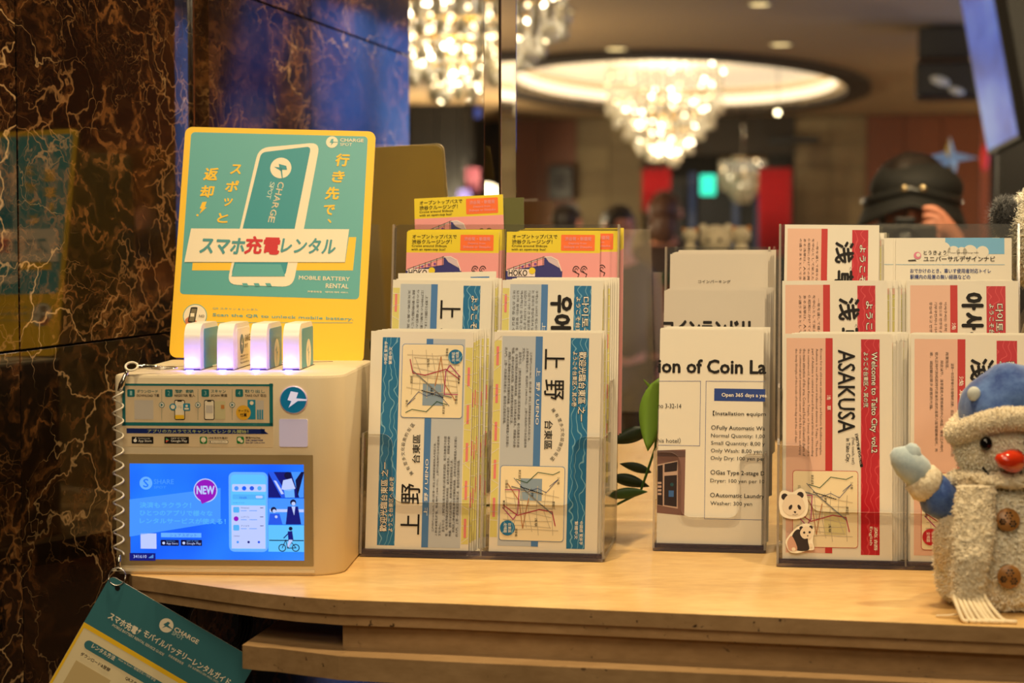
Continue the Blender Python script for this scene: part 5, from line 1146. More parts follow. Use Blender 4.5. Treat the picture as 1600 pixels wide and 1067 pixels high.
# scarf round the neck with a hanging end and fringe
mb = MB(); pts = [(.040 * cos(2 * pi * k / 70), -.002 + .040 * sin(2 * pi * k / 70), .1035 - .004 * sin(2 * pi * k / 70)) for k in range(70)]
mb.tube(pts, .0062, FCR, 18, closed=True); mb.v = [tuple(Vector(v) + Vector((noise.noise(Vector(v) * 250), noise.noise(Vector(v) * 250 + Vector((3, 1, 2))), noise.noise(Vector(v) * 250 + Vector((9, 9, 9))))) * .004) for v in mb.v]
rows = 60; W_s = 22
def scarf_pt(t, s_): x = -.030 - .010 * t + s_ * (.0135 + .002 * sin(t * 5)); y = -.042 - .021 * min(1, t * 1.6) - .004 * (1 - s_ * s_); return Vector((x, y, .104 - .088 * t))
vs_ = []; 
for i in range(rows + 1):
    for k in range(W_s * 2):
        a = 2 * pi * k / (W_s * 2); c = scarf_pt(i / rows, 0); p = scarf_pt(i / rows, cos(a)); p.y = c.y + .006 * sin(a) + .002; n_v = noise.noise(p * 280)
        p += Vector((cos(a), sin(a), 0)) * .0022 * abs(n_v) * 2; vs_.append(p)
n2 = W_s * 2; fs = [(i * n2 + k, (i + 1) * n2 + k, (i + 1) * n2 + (k + 1) % n2, i * n2 + (k + 1) % n2) for i in range(rows) for k in range(n2)] + [tuple(range(n2)), tuple(range(rows * n2, (rows + 1) * n2))[::-1]]
mb.add(vs_, fs, FCR, True); tufts(mb, PILE2, 9000, .0022, .00045, 4, curl=1.2); scarf = mb.build('scarf', snow)
YARN = mat('cream_yarn', (240, 224, 190), .8, bump=(1500, .4, .0005))
r8 = random.Random(3)
for k in range(8):
    x0 = -.051 + k * .0034; ex = x0 + .010 + k * .0016 + r8.uniform(-.002, .002)
    pts = [(x0 + (ex - x0) * t ** 1.4, -.066 - .020 * t - .006 * sin(t * 3), max(.018 * (1 - t * 1.5) + .0018, .0018)) for t in [j / 8 for j in range(9)]]
    q = MB(); q.tube(pts, .0017, YARN, 8); q.build('fringe', scarf)
q = MB(); q.tube([(-.046, -.068, .004), (-.054, -.066, .0022), (-.064, -.064, .0014)], .001, YARN, 6); q.build('fringe', scarf)
mb = MB(); mb.blob((-.046, -.014, .052), (.012, .014, .024), FCR, 40, 26, amp2=.0014, freq2=260); tufts(mb, PILE2, 2200, .0022, .00045, 5); mb.build('coat_flap', snow)

# black-eared plush standing behind, mostly beyond the frame
pp = atY(1652, 372, 1.925)
panda = thing('bear_plush', 'cream fluffy plush with black ear at the right edge behind the leaflets', 'plush toy', (pp.x, pp.y, TOPZ), (0, 0, radians(-8)))
hz = pp.z - TOPZ
mb = MB(); mb.blob((0, 0, hz), (.052, .044, .056), FCR2, 90, 50, amp2=.003, freq2=150); tufts(mb, PILE, 9000, .006, .0007, 6); mb.build('head', panda)
mb = MB(); mb.blob((0, 0, .125), (.046, .038, .125), fleece('beige_plush', (186, 166, 132), (150, 130, 98), 200, .6), 60, 40, amp2=.001, freq2=200)
mb.v = [(v[0], v[1], max(v[2], .0005)) for v in mb.v]; mb.build('body', panda)
BLK = mat('black_pile', (14, 15, 16), .5, sheen=.5)
for sx in (-1, 1):
    c = Vector((sx * .052, -.012, hz + .020)); mb = MB(); mb.blob(c, (.013, .010, .020), BLK, 24, 16, rot=Matrix.Rotation(radians(-15 * sx), 4, 'Y').to_euler())
    rq = random.Random(11)
    for k in range(900):
        d = Vector((rq.gauss(0, 1), rq.gauss(0, 1), rq.gauss(0, 1))).normalized(); p = c + Vector((d.x * .0125, d.y * .0095, d.z * .0195)); l = rq.uniform(.004, .0075)
        e = p + (d + Vector((rq.uniform(-.4, .4), rq.uniform(-.4, .4), rq.uniform(-.5, .3)))).normalized() * l; t_ = d.orthogonal().normalized() * .00045; u_ = d.cross(t_).normalized() * .00045
        mb.add([p + t_, p - t_ * .5 + u_, p - t_ * .5 - u_, e], [(0, 1, 3), (1, 2, 3), (2, 0, 3)], BLK, True)
    mb.build('ear', panda)
    mb = MB(); mb.blob((sx * .020, -.043, hz + .004), (.009, .004, .011), BLK, 16, 12); mb.build('eye_patch', panda)
    mb = MB(); mb.blob((sx * .018, -.047, hz + .004), .004, MATS['eye_black'], 14, 10); mb.build('eye', panda)
    mb = MB(); mb.blob((sx * .030, -.024, .150), (.013, .013, .042), BLK, 24, 18, amp2=.0015, freq2=200); mb.build('arm', panda)
mb = MB(); mb.blob((0, -.048, hz - .010), (.006, .004, .0045), BLK, 14, 10); mb.build('nose', panda)

# leafy vine lying behind the holders
vp = atZ(985, 800, TOPZ)
vine = thing('trailing_vine', 'green vine with pointed leaves trailing behind and between the holders', 'plant', (vp.x, vp.y, TOPZ))
LG = mat('leaf_green', (112, 150, 52), .4, subs=.1); LD = mat('leaf_dark', (20, 44, 18), .45); LM = mat('leaf_mid', (52, 92, 36), .45)
def L2(p): return p - Vector(vine.location)
def leaf(px0, px1, Y, w, m, curl=.15, dY=0.0):
    a = atY(*px0, Y); b = atY(*px1, Y + dY); d = b - a; l = d.length; d.normalize(); s_ = d.cross(Vector((0, 1, .2))).normalized(); n_ = s_.cross(d)
    vs_ = []; fs = []; n = 10
    for i in range(n + 1):
        t = i / n; ww = w * sin(pi * min(1, t * 1.02)) ** .75 * (1 - .35 * t); c = a + d * l * t + n_ * curl * l * (t - t * t)
        for k in (-1, -.5, 0, .5, 1): vs_.append(L2(c + s_ * ww * k + n_ * abs(k) * ww * .35))
    for i in range(n):
        for k in range(4): fs.append((i * 5 + k, i * 5 + k + 1, i * 5 + k + 6, i * 5 + k + 5))
    q = MB(); q.add(vs_, fs, m, True); o = q.build('leaf', vine); sm = o.modifiers.new('s', 'SOLIDIFY'); sm.thickness = .0006
leaf((1030, 590), (1012, 705), 1.94, .017, LG); leaf((1015, 672), (955, 692), 1.97, .010, LD); leaf((1032, 625), (1005, 592), 1.95, .0022, LG); leaf((1030, 612), (1011, 598), 1.96, .002, LM)
for a, b, Y, w, m in (((590, 560), (572, 620), 2.03, .014, LM), ((600, 520), (583, 560), 2.05, .012, LD), ((598, 640), (574, 700), 2.03, .013, LD), ((604, 700), (576, 760), 2.02, .013, LM), ((955, 745), (1015, 760), 1.985, .008, LD), ((1018, 738), (968, 724), 1.985, .006, LD), ((950, 775), (1012, 768), 1.975, .007, LM)): leaf(a, b, Y, w, m)
st_ = [L2(atY(*q)) for q in ((575, 760, 2.03), (600, 640, 2.06), (640, 760, 2.05), (760, 790, 2.04), (900, 790, 2.0), (960, 790, 1.99), (1000, 770, 1.985), (1024, 700, 1.97), (1030, 600, 1.96))]
q = MB(); q.tube(st_, .0014, LM, 8); q.build('stem', vine)

# ------------------------------------------------------------------ what the mirror shows, built as objects beyond the glass
# counter continuing beyond the glass, its mirror image, is part of the slab built above
bp_ = atY(697, 300, 2.30); bb_ = atY(590, 560, 2.22)
board = thing('sign_back_image', 'beige-gold board with rounded corner built as the mirrored back of the sign', 'board', (bb_.x - .09, 2.235, TOPZ), (radians(9), radians(-3), radians(-6)))  # solid stand-in for the reflection of the sign's back
mb = MB(); mb.prism(rrect(0, .0, .198, .405, .008)[::-1], 0, .003, 'y', mat('beige_board', (168, 152, 100), .5), mat('beige_edge', (225, 200, 150), .4)); mb.build('panel', board)

def lob(name, label, cat, u, N_, z, group=None, extra=0): p = atN(u, 378, N_); return thing(name, label, cat, (p.x, p.y, z), (0, 0, -YAW + extra), group)
BEAD = mat('bead_light', (255, 238, 208), emit=24); BEAD2 = mat('bead_dim', (255, 224, 176), emit=8); CRY = mat('crystal', (240, 234, 212), .15, trans=.25, spec=.9); CRY.node_tree.nodes['Principled BSDF'].inputs['Emission Color'].default_value = (1, .85, .6, 1)
def chandelier(u, N_, label, R0, ztop, zbot, beads, seed, power, rot=0):
    c = lob('chandelier', label, 'chandelier', u, N_, ztop, 'crystal chandeliers in the lobby'); r = random.Random(seed); Hh = ztop - zbot
    q = MB(); q.lathe([(0, .02), (R0 * 1.03, .02), (R0 * 1.03, -.02), (0, -.02)], M_CHROME, 40); q.build('canopy', c)
    q = MB(); q.tube([(0, 0, 0), (0, 0, max(.3, CZ - ztop + .1))], .012, M_CHROME, 8); q.build('rod', c)
    tiers = [(1.0, .0, .48), (.86, .38, .62), (.68, .55, .76), (.48, .7, .88), (.27, .82, .99)]
    for ti, (f, a, b) in enumerate(tiers):
        q = MB(); Rr = R0 * f; q.tube([(Rr * cos(2 * pi * k / 40), Rr * sin(2 * pi * k / 40), -a * Hh) for k in range(40)], .010, M_GOLD, 6, closed=True); q.build('tier_ring', c)
        q = MB(); ns = int(26 * f) + 6
        for k in range(ns):
            an = 2 * pi * k / ns; x, y = Rr * cos(an), Rr * sin(an); z = -a * Hh; zb = -b * Hh + r.uniform(-.02, .02); j = 0
            while z > zb:
                s_ = .012 if z - .05 > zb else .024; q.blob((x, y, z - .02), (s_, s_, s_ * 1.35), CRY, 6, 4); z -= .043
        o = q.build('crystal_strands', c); o['kind'] = 'stuff'
    for k in range(beads):
        f, a, b = r.choice(tiers); an = r.uniform(0, 2 * pi); Rr = R0 * f * r.uniform(.85, 1.05)
        if k < 2: bm0 = MB(); bm0.blob((0, 0, 0), .0085 if k else .010, BEAD if k == 0 else BEAD2, 8, 5); o = bm0.build('bulb', c); protos = (protos + [o]) if k else [o]
        else: o = protos[0 if k % 3 == 0 else 1].copy(); COL.objects.link(o)
        o.parent = c; o.location = (Rr * cos(an), Rr * sin(an), -Hh * r.uniform(a, b))
    l = lamp('POINT', 'chandelier_light', tuple(Vector(c.location) + Vector((0, 0, -Hh * .35))), power, (1, .9, .74), .12)
    return c
z13 = lambda y, N_=13.5: CAMZ + (378 - y) / F * N_ * 1.0
chandelier(1037, 13.6, 'large crystal chandelier under the oval cove light in the middle distance', .40, z13(92), z13(250), 290, 1, 16)
chandelier(722, 7.2, 'nearer crystal chandelier cut by the top edge left of the glass seam', .40, z13(-75, 7.2), z13(136, 7.2), 280, 2, 12)
chandelier(1160, 16.2, 'small far crystal chandelier by the entrance below the large one', .19, z13(250, 16.2), z13(312, 16.2), 60, 3, 4)

# ceiling downlights
DL = mat('downlight', (255, 226, 160), emit=3.2); RIMM = mat('downlight_rim', (190, 170, 130), .5)
for u, v, lab in ((963, 75, 'round ceiling downlight left of the large chandelier'), (1220, 68, 'round ceiling downlight above the right end of the oval cove'), (1187, 5, 'ceiling downlight at the top edge near the centre right'), (915, 167, 'ceiling downlight below the left end of the oval cove'), (1270, 160, 'ceiling downlight below the right end of the oval cove'), (880, 16, 'ceiling downlight at the top edge right of the nearer chandelier')):
    r_ = ray(u, v); p = CAM + r_ * ((CZ - CAMZ) / r_.z); d = thing('ceiling_downlight', lab, 'ceiling light', p, (0, 0, 0), 'downlights in the lobby ceiling')
    s_ = p.y / F * 17; q = MB(); q.lathe([(0, -.006), (s_ * .95, -.006), (s_ * .95, -.004), (0, -.003)], DL, 20); q.build('lens', d)
    q = MB(); q.lathe([(s_ * .95, -.001), (s_ * .98, -.009), (s_ * 1.15, -.009), (s_ * 1.15, -.001)], RIMM, 24); q.build('rim', d)
DL2 = mat('globe_light', (255, 236, 190), emit=16)
for u, v, N_, lab, r_, z_ in ((691, 155, 9, 'round glowing globe lamp in the dark area left of the glass seam', .018, 0), (1215, 176, 14, 'small glowing globe lamp beside the lower right of the large chandelier', .018, 0), (1576, 242, 7, 'small bright lamp under the hanging screen at far right', .012, 0)):
    p = atN(u, v, N_); d = thing('globe_lamp', lab, 'lamp', p); q = MB(); q.blob((0, 0, 0), r_, DL2, 16, 10); q.build('globe', d)
    q = MB(); q.tube([(0, 0, r_ * .9), (0, 0, CZ - p.z + (.16 if N_ == 14 else 0))], .003, M_BLACK, 6); q.build('cord', d)

# entrance: red banners, exit sign, door frames, lit shop light
REDF = mat('red_cloth', (190, 16, 34), .8)
for u0, u1, y0, y1, lab in ((1004, 1048, 262, 330, 'red cloth banner at the left of the far entrance'), (1186, 1236, 262, 400, 'long red cloth banner at the right of the far entrance')):
    a = atN(u0, y0, 15.5); b = atN(u1, y1, 15.5); d = thing('red_banner', lab, 'banner', ((a.x + b.x) / 2, (a.y + b.y) / 2, b.z), (0, 0, -YAW), 'red banners at the entrance'); w_ = (Vector((a.x, a.y)) - Vector((b.x, b.y))).length; h_ = a.z - b.z
    q = MB(); n = 24; q.add([(-w_ / 2 + w_ * k / n, .02 * sin(k * 1.1), z) for z in (0, h_) for k in range(n + 1)], [(k, k + 1, n + 2 + k, n + 1 + k) for k in range(n)], REDF, True); q2 = MB(); q2.tube([(-w_ / 2, 0, h_), (-w_ / 2, 0, CZ - b.z)], .004, M_BLACK, 6); q2.tube([(w_ / 2, 0, h_), (w_ / 2, 0, CZ - b.z)], .004, M_BLACK, 6); q2.build('hanger', d); o = q.build('cloth', d); sm = o.modifiers.new('s', 'SOLIDIFY'); sm.thickness = .004
    q = MB(); q.tube([(-w_ / 2 - .03, 0, h_), (w_ / 2 + .03, 0, h_)], .01, M_BLACK, 8); q.build('rail', d)
a = atN(1106, 289, 15.8); d = thing('exit_sign', 'glowing green exit sign over the far entrance', 'sign', a, (0, 0, -YAW)); EG = mat('exit_green', (40, 220, 190), emit=2.2)
q = MB(); q.prism(rrect(-.062, -.085, .062, .085, .01)[::-1], -.02, .02, 'y', EG); q.build('panel', d); q = MB(); q.tube([(0, 0, .09), (0, 0, CZ - a.z)], .006, M_BLACK, 6); q.build('hanger', d); q = MB(); q.prism([(-.07, .085), (.07, .085), (.07, .095), (-.07, .095)], -.03, .03, 'y', M_BLACK); q.build('housing', d)
dr = struct(MB(), 'door_1'); 
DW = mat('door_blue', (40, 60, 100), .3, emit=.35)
for u in (1082, 1150, 1185):
    w_ = wpx(u, 16.6); q = MB(); q.box(w_ - .025, w_ + .025, 16.55, 16.62, 0, 2.0, DW); q.build('door_post', dr)
q = MB(); q.box(wpx(1003, 16.6), wpx(1240, 16.6), 16.57, 16.6, 1.88, 1.96, M_BLACK); q.build('door_head', dr)
for u in (1045, 1116, 1167, 1212):
    w_ = wpx(u, 16.58); q = MB(); q.box(w_ - .14, w_ + .14, 16.58, 16.59, .05, 1.88, mat('door_pane', (16, 22, 34), .5)); q.build('door_pane', dr)
# dark left part: mullions and lit strips
for u, N_, m_, w_ in ((652, 15, M_BLACK, .06), (672, 15, M_BLACK, .05), (700, 15, M_BLACK, .09), (728, 15, M_BLACK, .05)):
    ww = wpx(u, N_); q = MB(); q.box(ww - w_, ww + w_, N_, N_ + .1, 0, CZ, m_); o = struct(q, 'trim_%d' % (10 + u))
for k, (u, y0, y1, hw, col, lab) in enumerate(((681, 172, 208, 7, (90, 130, 230), 'blue glowing sign strip in the dark area left of the seam'), (742, 168, 184, 9, (80, 100, 190), 'small blue lit panel high beside the glass seam'), (738, 262, 300, 12, (150, 70, 90), 'dim pink lit panel beside the seam'), (726, 296, 318, 10, (70, 60, 150), 'dim violet lit panel above the highest leaflet'))):
    a = atN(u, (y0 + y1) / 2, 15.3 - .15 * k); d = thing('lit_panel', lab, 'light', a, (0, 0, -YAW), 'coloured lights left of the seam'); hh = (y1 - y0) / 2 / F * 15.3; w_ = hw / F * 15.3
    q = MB(); q.prism(rrect(-w_, -hh, w_, hh, .01)[::-1], -.01, .01, 'y', mat('lit_%d' % k, col, emit=[1.2, .7, .6, .5][k])); q.build('panel', d); q = MB(); q.tube([(0, .012, 0), (0, .012, CZ - a.z)], .01, M_BLACK, 6); q.build('hanger', d)
a = atN(878, 285, 16.9); d = thing('wall_speaker', 'black box speaker on the wooden wall left of the stone', 'speaker', a, (0, 0, -YAW)); q = MB(); q.box(-.11, .11, -.08, .03, -.15, .15, M_BLACK); q.build('cabinet', d, bevel=.01); q = MB(); q.lathe([(0, 0), (.05, 0), (.055, .01), (0, .012)], mat('cone_grey', (90, 90, 95), .4), 20); o = q.build('cone', d, (0, -.081, 0)); o.rotation_euler = (radians(90), 0, 0)
a = atN(1240, 219, 16.8); d = thing('black_rail', 'long black bar mounted over the right end of the entrance', 'rail', a, (0, 0, -YAW)); q = MB(); q.box(-.22, .22, -.05, .05, -.03, .03, M_BLACK); q.build('bar', d, bevel=.008)

# hanging television seen from the side
a = atN(1548, 120, 5.0); tv = thing('hanging_screen', 'hanging television with a blue picture seen edge-on at upper right', 'television', a, (radians(8), radians(-8.5), -YAW - radians(71)))
BT = mat('tv_blue', (50, 90, 215), emit=.75, rough=.3); nt = BT.node_tree; t = N(nt, 'ShaderNodeTexCoord'); n_ = noise_n(nt, t.outputs['Object'], 6, 3, .5); nt.links.new(ramp(nt, n_.outputs[0], [(.35, srgb((24, 50, 150))), (.5, srgb((60, 100, 220))), (.65, srgb((110, 150, 235)))]), nt.nodes['Principled BSDF'].inputs['Emission Color'])
q = MB(); q.box(-.10, .10, -.001, .0, -.17, .34, BT); q.build('screen', tv); q = MB(); q.box(-.108, .108, .0, .03, -.18, .35, M_BLACK); q.build('casing', tv); q = MB(); q.box(-.02, .02, .03, .06, .1, .9, M_BLACK); q.build('bracket', tv)
a = atN(1592, 120, 5.6); d = thing('black_cabinet', 'tall black panel behind the hanging screen at the right edge', 'cabinet', (a.x, a.y, 0), (0, 0, -YAW)); q = MB(); q.box(-.055, .25, 0, .1, 0, 2.4, M_BLACK); q.build('carcass', d); q = MB(); q.box(-.05, .24, -.01, 0, .1, 2.3, mat('cabinet_door', (24, 16, 10), .4)); q.build('door', d)
# orange lit post
a = atN(1539, 300, 9.0); d = thing('orange_post', 'narrow orange-lit wooden post under the hanging screen', 'post', (a.x, a.y, 0), (0, 0, -YAW)); q = MB(); q.box(-.02, .02, 0, .04, 0, 1.98, mat('orange_wood', (190, 90, 36), .5)); q.build('shaft', d); q = MB(); q.blob((-.005, -.03, 1.78), (.02, .02, .06), mat('red_lamp', (200, 40, 30), emit=.8), 12, 8); q.build('red_lamp', d)
# ceiling fixture
a = atN(1478, 110, 10.0); d = thing('ceiling_spot_unit', 'black ceiling fixture with two pale spot heads left of the hanging screen', 'ceiling light', a, (0, 0, -YAW))
q = MB(); q.box(-.14, .12, 0, .3, .06, .22, M_BLACK); q.build('housing', d, bevel=.01); q = MB(); q.box(-.15, .17, -.2, .1, -.15, .03, M_BLACK); q.build('box', d, bevel=.02)
for x, z, r_ in ((-.03, -.07, .05), (.05, -.12, .04)):
    q = MB(); q.blob((x, -.21, z), (r_, .02, r_ * .45), mat('spot_pale', (190, 180, 160), .4, emit=.35), 18, 10, rot=Matrix.Rotation(radians(18), 4, 'Y').to_euler()); q.build('spot_head', d)

# tree with star
a = atN(1482, 400, 7.0); tr_ = thing('christmas_tree', 'dark green Christmas tree topped by a gold stem and silver-blue star', 'tree', (a.x, a.y, 0), (0, 0, -YAW))
zt_ = z13(312, 7.0); q = MB(); rq = random.Random(5); TG = mat('tree_green', (22, 46, 26), .7)
for k in range(1500):
    t = rq.random() ** .7; z = .25 + (zt_ - .25) * (1 - t); R_ = .02 + .34 * t; an = rq.uniform(0, 2 * pi); l = R_ * rq.uniform(.75, 1.05); p = Vector((l * cos(an) * .4, l * sin(an) * .4, z)); e = Vector((l * cos(an), l * sin(an), z - .05 - .1 * rq.random())); s_ = Vector((-sin(an), cos(an), 0)) * .012
    q.add([p + s_, p - s_, e, (p + e) / 2 + Vector((0, 0, .015))], [(0, 2, 3), (3, 2, 1), (0, 1, 2)], TG)
q.lathe([(.33, .25), (.02, zt_ - .02), (0, zt_)], mat('tree_core', (12, 26, 14), .9), 16); q.build('foliage', tr_)
q = MB(); q.tube([(0, 0, 0), (0, 0, .3)], .03, M_WOOD, 10); q.build('trunk', tr_)
q = MB(); q.tube([(0, 0, zt_ - .05), (0, 0, z13(262, 7))], [.022, .012], mat('stem_gold', (190, 150, 60), .4, .6), 10); q.blob((-.018, 0, z13(278, 7)), .018, MATS['stem_gold'], 12, 8); q.build('gold_stem', tr_)
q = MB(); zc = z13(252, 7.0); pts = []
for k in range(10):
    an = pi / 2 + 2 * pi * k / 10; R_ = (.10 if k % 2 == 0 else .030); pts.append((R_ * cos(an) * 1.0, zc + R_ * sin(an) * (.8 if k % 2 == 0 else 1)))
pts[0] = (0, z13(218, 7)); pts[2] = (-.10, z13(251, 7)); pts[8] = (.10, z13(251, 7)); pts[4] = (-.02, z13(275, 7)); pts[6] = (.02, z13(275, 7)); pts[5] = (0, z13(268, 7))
vs_ = [(x, 0, z) for x, z in pts] + [(0, -.02, zc), (0, .02, zc)]; SB1 = mat('star_blue', (150, 185, 235), .35, .0, emit=.35); SB2 = mat('star_gold', (225, 190, 100), .35, .0, emit=.3)  # emission stands in for light the star would catch
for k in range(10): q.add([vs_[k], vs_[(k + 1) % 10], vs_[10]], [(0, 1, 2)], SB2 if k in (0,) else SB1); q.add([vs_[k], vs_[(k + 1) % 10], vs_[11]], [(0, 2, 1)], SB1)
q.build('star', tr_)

# white plush toys on a display table
a = atN(1120, 400, 5.0); dt = thing('display_table', 'low display table with green cloth carrying white plush toys beyond the glass', 'table', (a.x, a.y, 0), (0, 0, -YAW)); TZ = z13(425, 5.0)
q = MB(); q.box(-.14, .14, -.08, .08, TZ - .03, TZ, mat('table_cloth_green', (40, 60, 34), .9)); q.build('tabletop', dt)
for x, y in ((-.12, -.06), (.12, -.06), (-.12, .06), (.12, .06)): q = MB(); q.box(x - .012, x + .012, y - .012, y + .012, 0, TZ - .03, M_WOOD); q.build('leg', dt)
for u, r_, y, lab, hat in ((1118, .043, 375, 'blurred white plush bear, the big middle one of three beyond the glass', None), (1078, .021, 368, 'blurred small plush with orange cap left of the white bear', (210, 140, 70)), (1158, .026, 368, 'blurred small white plush with brown ears right of the white bear', (160, 110, 70))):
    p = atN(u, y, 5.0); t_ = thing('white_plush', lab, 'plush toy', (p.x, p.y, TZ), (0, 0, -YAW), 'white plush toys beyond the glass'); h_ = p.z - TZ
    q = MB(); q.blob((0, 0, h_), (r_, r_ * .9, r_ * .92), FCR, 28, 18); q.build('head', t_)
    q = MB(); q.blob((0, 0, h_ * .45), (r_ * .75, r_ * .7, h_ * .5), FCR, 24, 16); q.v = [(v[0], v[1], max(v[2], .0005)) for v in q.v]; q.build('body', t_)
    for sx in (-1, 1):
        q = MB(); q.blob((sx * r_ * .75, 0, h_ + r_ * .7), r_ * .3, mat('plush_ear_%d' % (1 if hat else 0), hat or (225, 215, 190), .8), 14, 10); q.build('ear', t_); q = MB(); q.blob((sx * r_ * .35, -r_ * .85, h_), r_ * .12, M_BLACK, 10, 8); q.build('eye', t_)

# ------------------------------------------------------------------ people
SKIN = mat('skin', (228, 152, 122), .5, subs=.1); HAIR = mat('hair_dark', (28, 18, 14), .5)
def skin(name, nodes, edges, m, parent, sub=1, root=0):
    me = bpy.data.meshes.new(name); me.from_pydata([n[0] for n in nodes], edges, []); me.materials.append(m)
    o = bpy.data.objects.new(name, me); COL.objects.link(o); o.parent = parent
    sk = o.modifiers.new('skin', 'SKIN'); sk.use_smooth_shade = True
    for i, n in enumerate(nodes):
        r = n[1]; me.skin_vertices[0].data[i].radius = (r, r) if not hasattr(r, '__len__') else r
    me.skin_vertices[0].data[root].use_root = True
    ss = o.modifiers.new('s', 'SUBSURF'); ss.levels = sub; ss.render_levels = sub; return o
def person(u, N_, hz_, label, coat, hairm=HAIR, hair_l=.1, turn=0, photo=False, group=None):
    p = atN(u, 378, N_); pr = thing('person', label, 'person', (p.x, p.y, 0), (0, 0, -YAW + radians(turn)), group); s = (hz_ + .11) / 1.62
    V = lambda x, y, z: (x * s, y * s, z * s)
    nodes = [(V(0, 0, .86), .12 * s), (V(0, 0, 1.0), .105 * s), (V(0, -.01, 1.2), .12 * s), (V(0, 0, 1.32), .07 * s), (V(0, -.005, 1.39), .048 * s), (V(0, -.01, 1.46), .062 * s), (V(0, -.015, 1.53), .082 * s), (V(0, -.005, 1.59), .06 * s)]
    edges = [(i, i + 1) for i in range(7)]
    ends = {}
    for sx in (-1, 1):
        if photo: dz = 0 if sx > 0 else -.09; arm = [(V(sx * .15, 0, 1.29), .05), (V(sx * .21, -.10, 1.10), .04), (V(sx * .095, -.19, 1.43 + dz), .026), (V(sx * .068, -.215, 1.49 + dz), .024)]
        else: arm = [(V(sx * .16, 0, 1.29), .05), (V(sx * .2, .01, 1.05), .04), (V(sx * .2, -.04, .84), .026), (V(sx * .2, -.05, .78), .026)]
        b = len(nodes); nodes += [(q_, r * s) for q_, r in arm]; edges += [(3, b), (b, b + 1), (b + 1, b + 2), (b + 2, b + 3)]
        w = Vector(arm[3][0])
        for k in range(5):
            if photo: d1 = Vector((-sx * .012, -.008, .010 - .013 * (k - 1))); d2 = Vector((-sx * .030, -.012, .012 - .015 * (k - 1))); d3 = Vector((-sx * .046, -.006, .010 - .016 * (k - 1)))
            else: d1 = Vector((0, .02 - .012 * k, -.05)); d2 = Vector((0, .022 - .013 * k, -.08)); d3 = Vector((-sx * .01, .022 - .013 * k, -.10 + (.03 if k == 4 else .006 * abs(k - 1))))
            f0 = len(nodes); nodes += [(tuple(w + d1 * s), .010), (tuple(w + d2 * s), .0085), (tuple(w + d3 * s), .007)]; edges += [(b + 3, f0), (f0, f0 + 1), (f0 + 1, f0 + 2)]
        g0 = len(nodes); nodes += [(V(sx * .085, 0, .8), .085 * s), (V(sx * .09, -.01, .46), .055 * s), (V(sx * .09, .01, .1), .038 * s), (V(sx * .09, -.09, .04), .034 * s)]; edges += [(0, g0), (g0, g0 + 1), (g0 + 1, g0 + 2), (g0 + 2, g0 + 3)]
    skin('body', nodes, edges, SKIN, pr)
    cn = [(V(0, 0, .84), .16 * s), (V(0, 0, 1.0), .15 * s), (V(0, -.01, 1.2), .155 * s), (V(0, 0, 1.33), .09 * s), (V(0, 0, 1.37), .065 * s)]; ce = [(0, 1), (1, 2), (2, 3), (3, 4)]
    for sx in (-1, 1):
        if photo: arm = [(V(sx * .16, 0, 1.29), .07), (V(sx * .22, -.10, 1.10), .055), (V(sx * .108, -.18, 1.385 - (0 if sx > 0 else .08)), .04)]
        else: arm = [(V(sx * .17, 0, 1.29), .07), (V(sx * .21, .01, 1.05), .055), (V(sx * .21, -.035, .86), .042)]
        b = len(cn); cn += [(q_, r * s) for q_, r in arm]; ce += [(3, b), (b, b + 1), (b + 1, b + 2)]
    skin('coat', cn, ce, coat, pr)
    tn = [(V(0, 0, .86), .13 * s)]; te = []
    for sx in (-1, 1): b = len(tn); tn += [(V(sx * .085, 0, .78), .1 * s), (V(sx * .09, -.01, .46), .075 * s), (V(sx * .09, .01, .12), .055 * s)]; te += [(0, b), (b, b + 1), (b + 1, b + 2)]
    skin('trousers', tn, te, mat('trousers_dark', (24, 26, 34), .8), pr)
    q = MB(); q.blob(V(0, .014, 1.545), (.088 * s, .094 * s, .098 * s), hairm, 32, 20, amp=.008, freq=20)
    q.v = [v if not (v[1] < -.045 * s and v[2] < 1.575 * s) else (v[0], -.045 * s, v[2]) for v in q.v]
    q.blob(V(0, .05, 1.45), (.08 * s, .05 * s, hair_l), hairm, 24, 16, amp=.006, freq=25); q.build('hair', pr)
    for sx in (-1, 1):
        q = MB(); q.blob(V(sx * .03, -.088, 1.535), .010 * s, M_BLACK, 12, 8); q.build('eye', pr); q = MB(); q.blob(V(sx * .082, 0, 1.52), (.012, .02, .03), SKIN, 12, 8); q.build('ear', pr)
    q = MB(); q.blob(V(0, -.098, 1.508), (.012, .016, .02), SKIN, 12, 8); q.build('nose', pr); q = MB(); q.blob(V(0, -.086, 1.475), (.022, .008, .006), mat('lips', (160, 70, 60), .5), 12, 8); q.build('mouth', pr)
    return pr, s
CB = mat('coat_black', (20, 22, 24), .8)
ph, s = person(1424, 4.08, 1.455, 'person in a black cap holding a camera up to the face', CB, photo=True)
cz = CAMZ
q = MB(); HATM = mat('cap_black', (17, 19, 18), .75); q.blob((.006, .01, 1.512), (.096, .105, .056), HATM, 48, 28, amp=.006, freq=14)
q.v = [(v[0], v[1], max(v[2], 1.500 - .25 * abs(v[0]))) for v in q.v]; q.build('cap', ph)
q = MB(); q.tube([(.094 * cos(a), -.0 + .102 * sin(a), 1.505 - .022 * abs(cos(a))) for a in [2 * pi * k / 40 for k in range(40)]], .011, mat('cap_band', (38, 40, 40), .25), 10, closed=True); q.build('cap_band', ph)
q = MB(); vs_ = []; n = 24
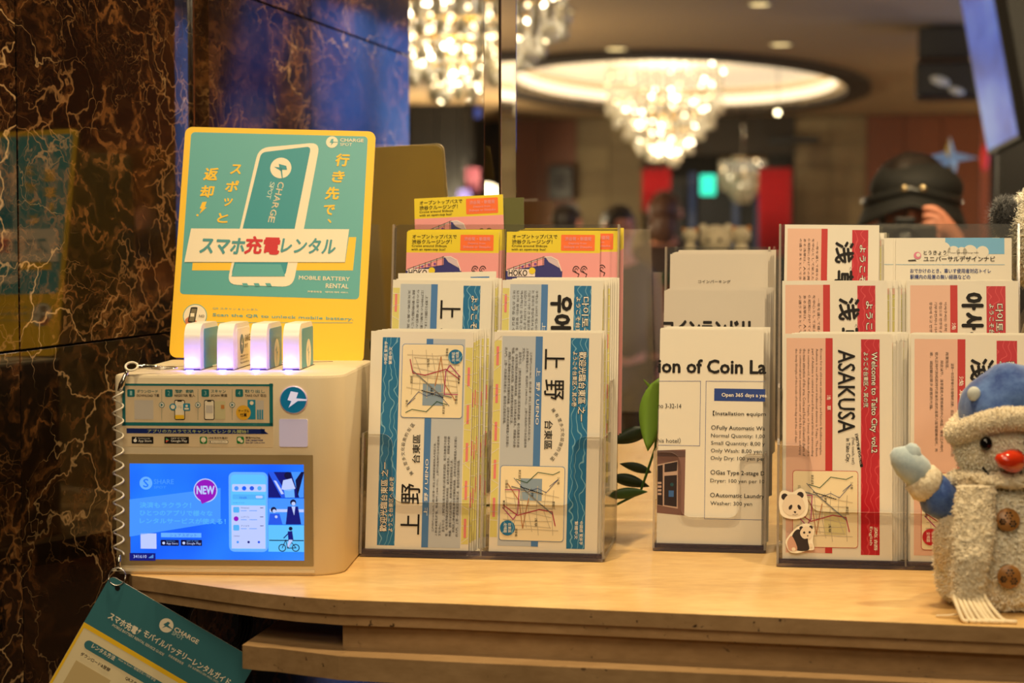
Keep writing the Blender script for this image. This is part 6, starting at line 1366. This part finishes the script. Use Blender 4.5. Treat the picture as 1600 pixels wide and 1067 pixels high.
for i in range(5):
    for k in range(n + 1):
        a = pi + pi * k / n; R_ = 1 + .045 * i; vs_.append((.094 * R_ * cos(a), .098 * (R_ + .05 * i) * sin(a), 1.494 - .006 * i - .026 * abs(cos(a)) ** 1.5 - .005 * i * abs(cos(a))))
q.add(vs_, [(i * (n + 1) + k, i * (n + 1) + k + 1, (i + 1) * (n + 1) + k + 1, (i + 1) * (n + 1) + k) for i in range(4) for k in range(n)], HATM, True); o = q.build('visor', ph); sm = o.modifiers.new('s', 'SOLIDIFY'); sm.thickness = .005
for x in (-.014, .022): q = MB(); q.blob((x, -.108, 1.507), (.0085, .006, .0085), mat('cap_stud', (200, 180, 140), .25, .8), 14, 10); q.build('cap_stud', ph)
cp_ = (WV * -.005 + NV * 0); pc = Vector(ph.location) - NV * .215 * s
camo = thing('photo_camera', 'black camera held to the face of the person in the black cap', 'camera', (pc.x - .012, pc.y, CAMZ - .045), (0, 0, -YAW))
q = MB(); q.box(-.062, .062, -.02, .02, .005, .08, M_BLACK); q.build('camera_body', camo, bevel=.006); q = MB(); q.box(-.02, .02, -.018, .018, .078, .094, M_BLACK); q.build('viewfinder_hump', camo, bevel=.004)
q = MB(); q.lathe([(0, 0), (.034, 0), (.034, .05), (.036, .055), (.036, .07), (.030, .07), (.028, .062), (0, .06)], M_BLACK, 32); o = q.build('lens', camo, (0, -.018, .042)); o.rotation_euler = (radians(90), 0, 0)
q = MB(); q.lathe([(0, 0), (.027, 0), (.02, .003), (0, .005)], mat('lens_glass', (20, 24, 40), .03, coat=1), 24); o = q.build('front_glass', camo, (0, -.079, .042)); o.rotation_euler = (radians(90), 0, 0)
person(968, 9.2, z13(362, 9.2), 'blurred person with dark hair and navy coat left of the entrance', mat('coat_navy', (18, 26, 48), .8), turn=40)
person(1040, 10.5, z13(335, 10.5), 'blurred person with brown hair and dark coat just left of the plush toys', mat('coat_brown', (46, 24, 16), .8), mat('hair_brown', (80, 46, 26), .5), turn=170)
person(888, 11.0, z13(352, 11), 'blurred person in a dark green coat in front of the wooden wall', mat('coat_green', (34, 40, 30), .8), turn=150)
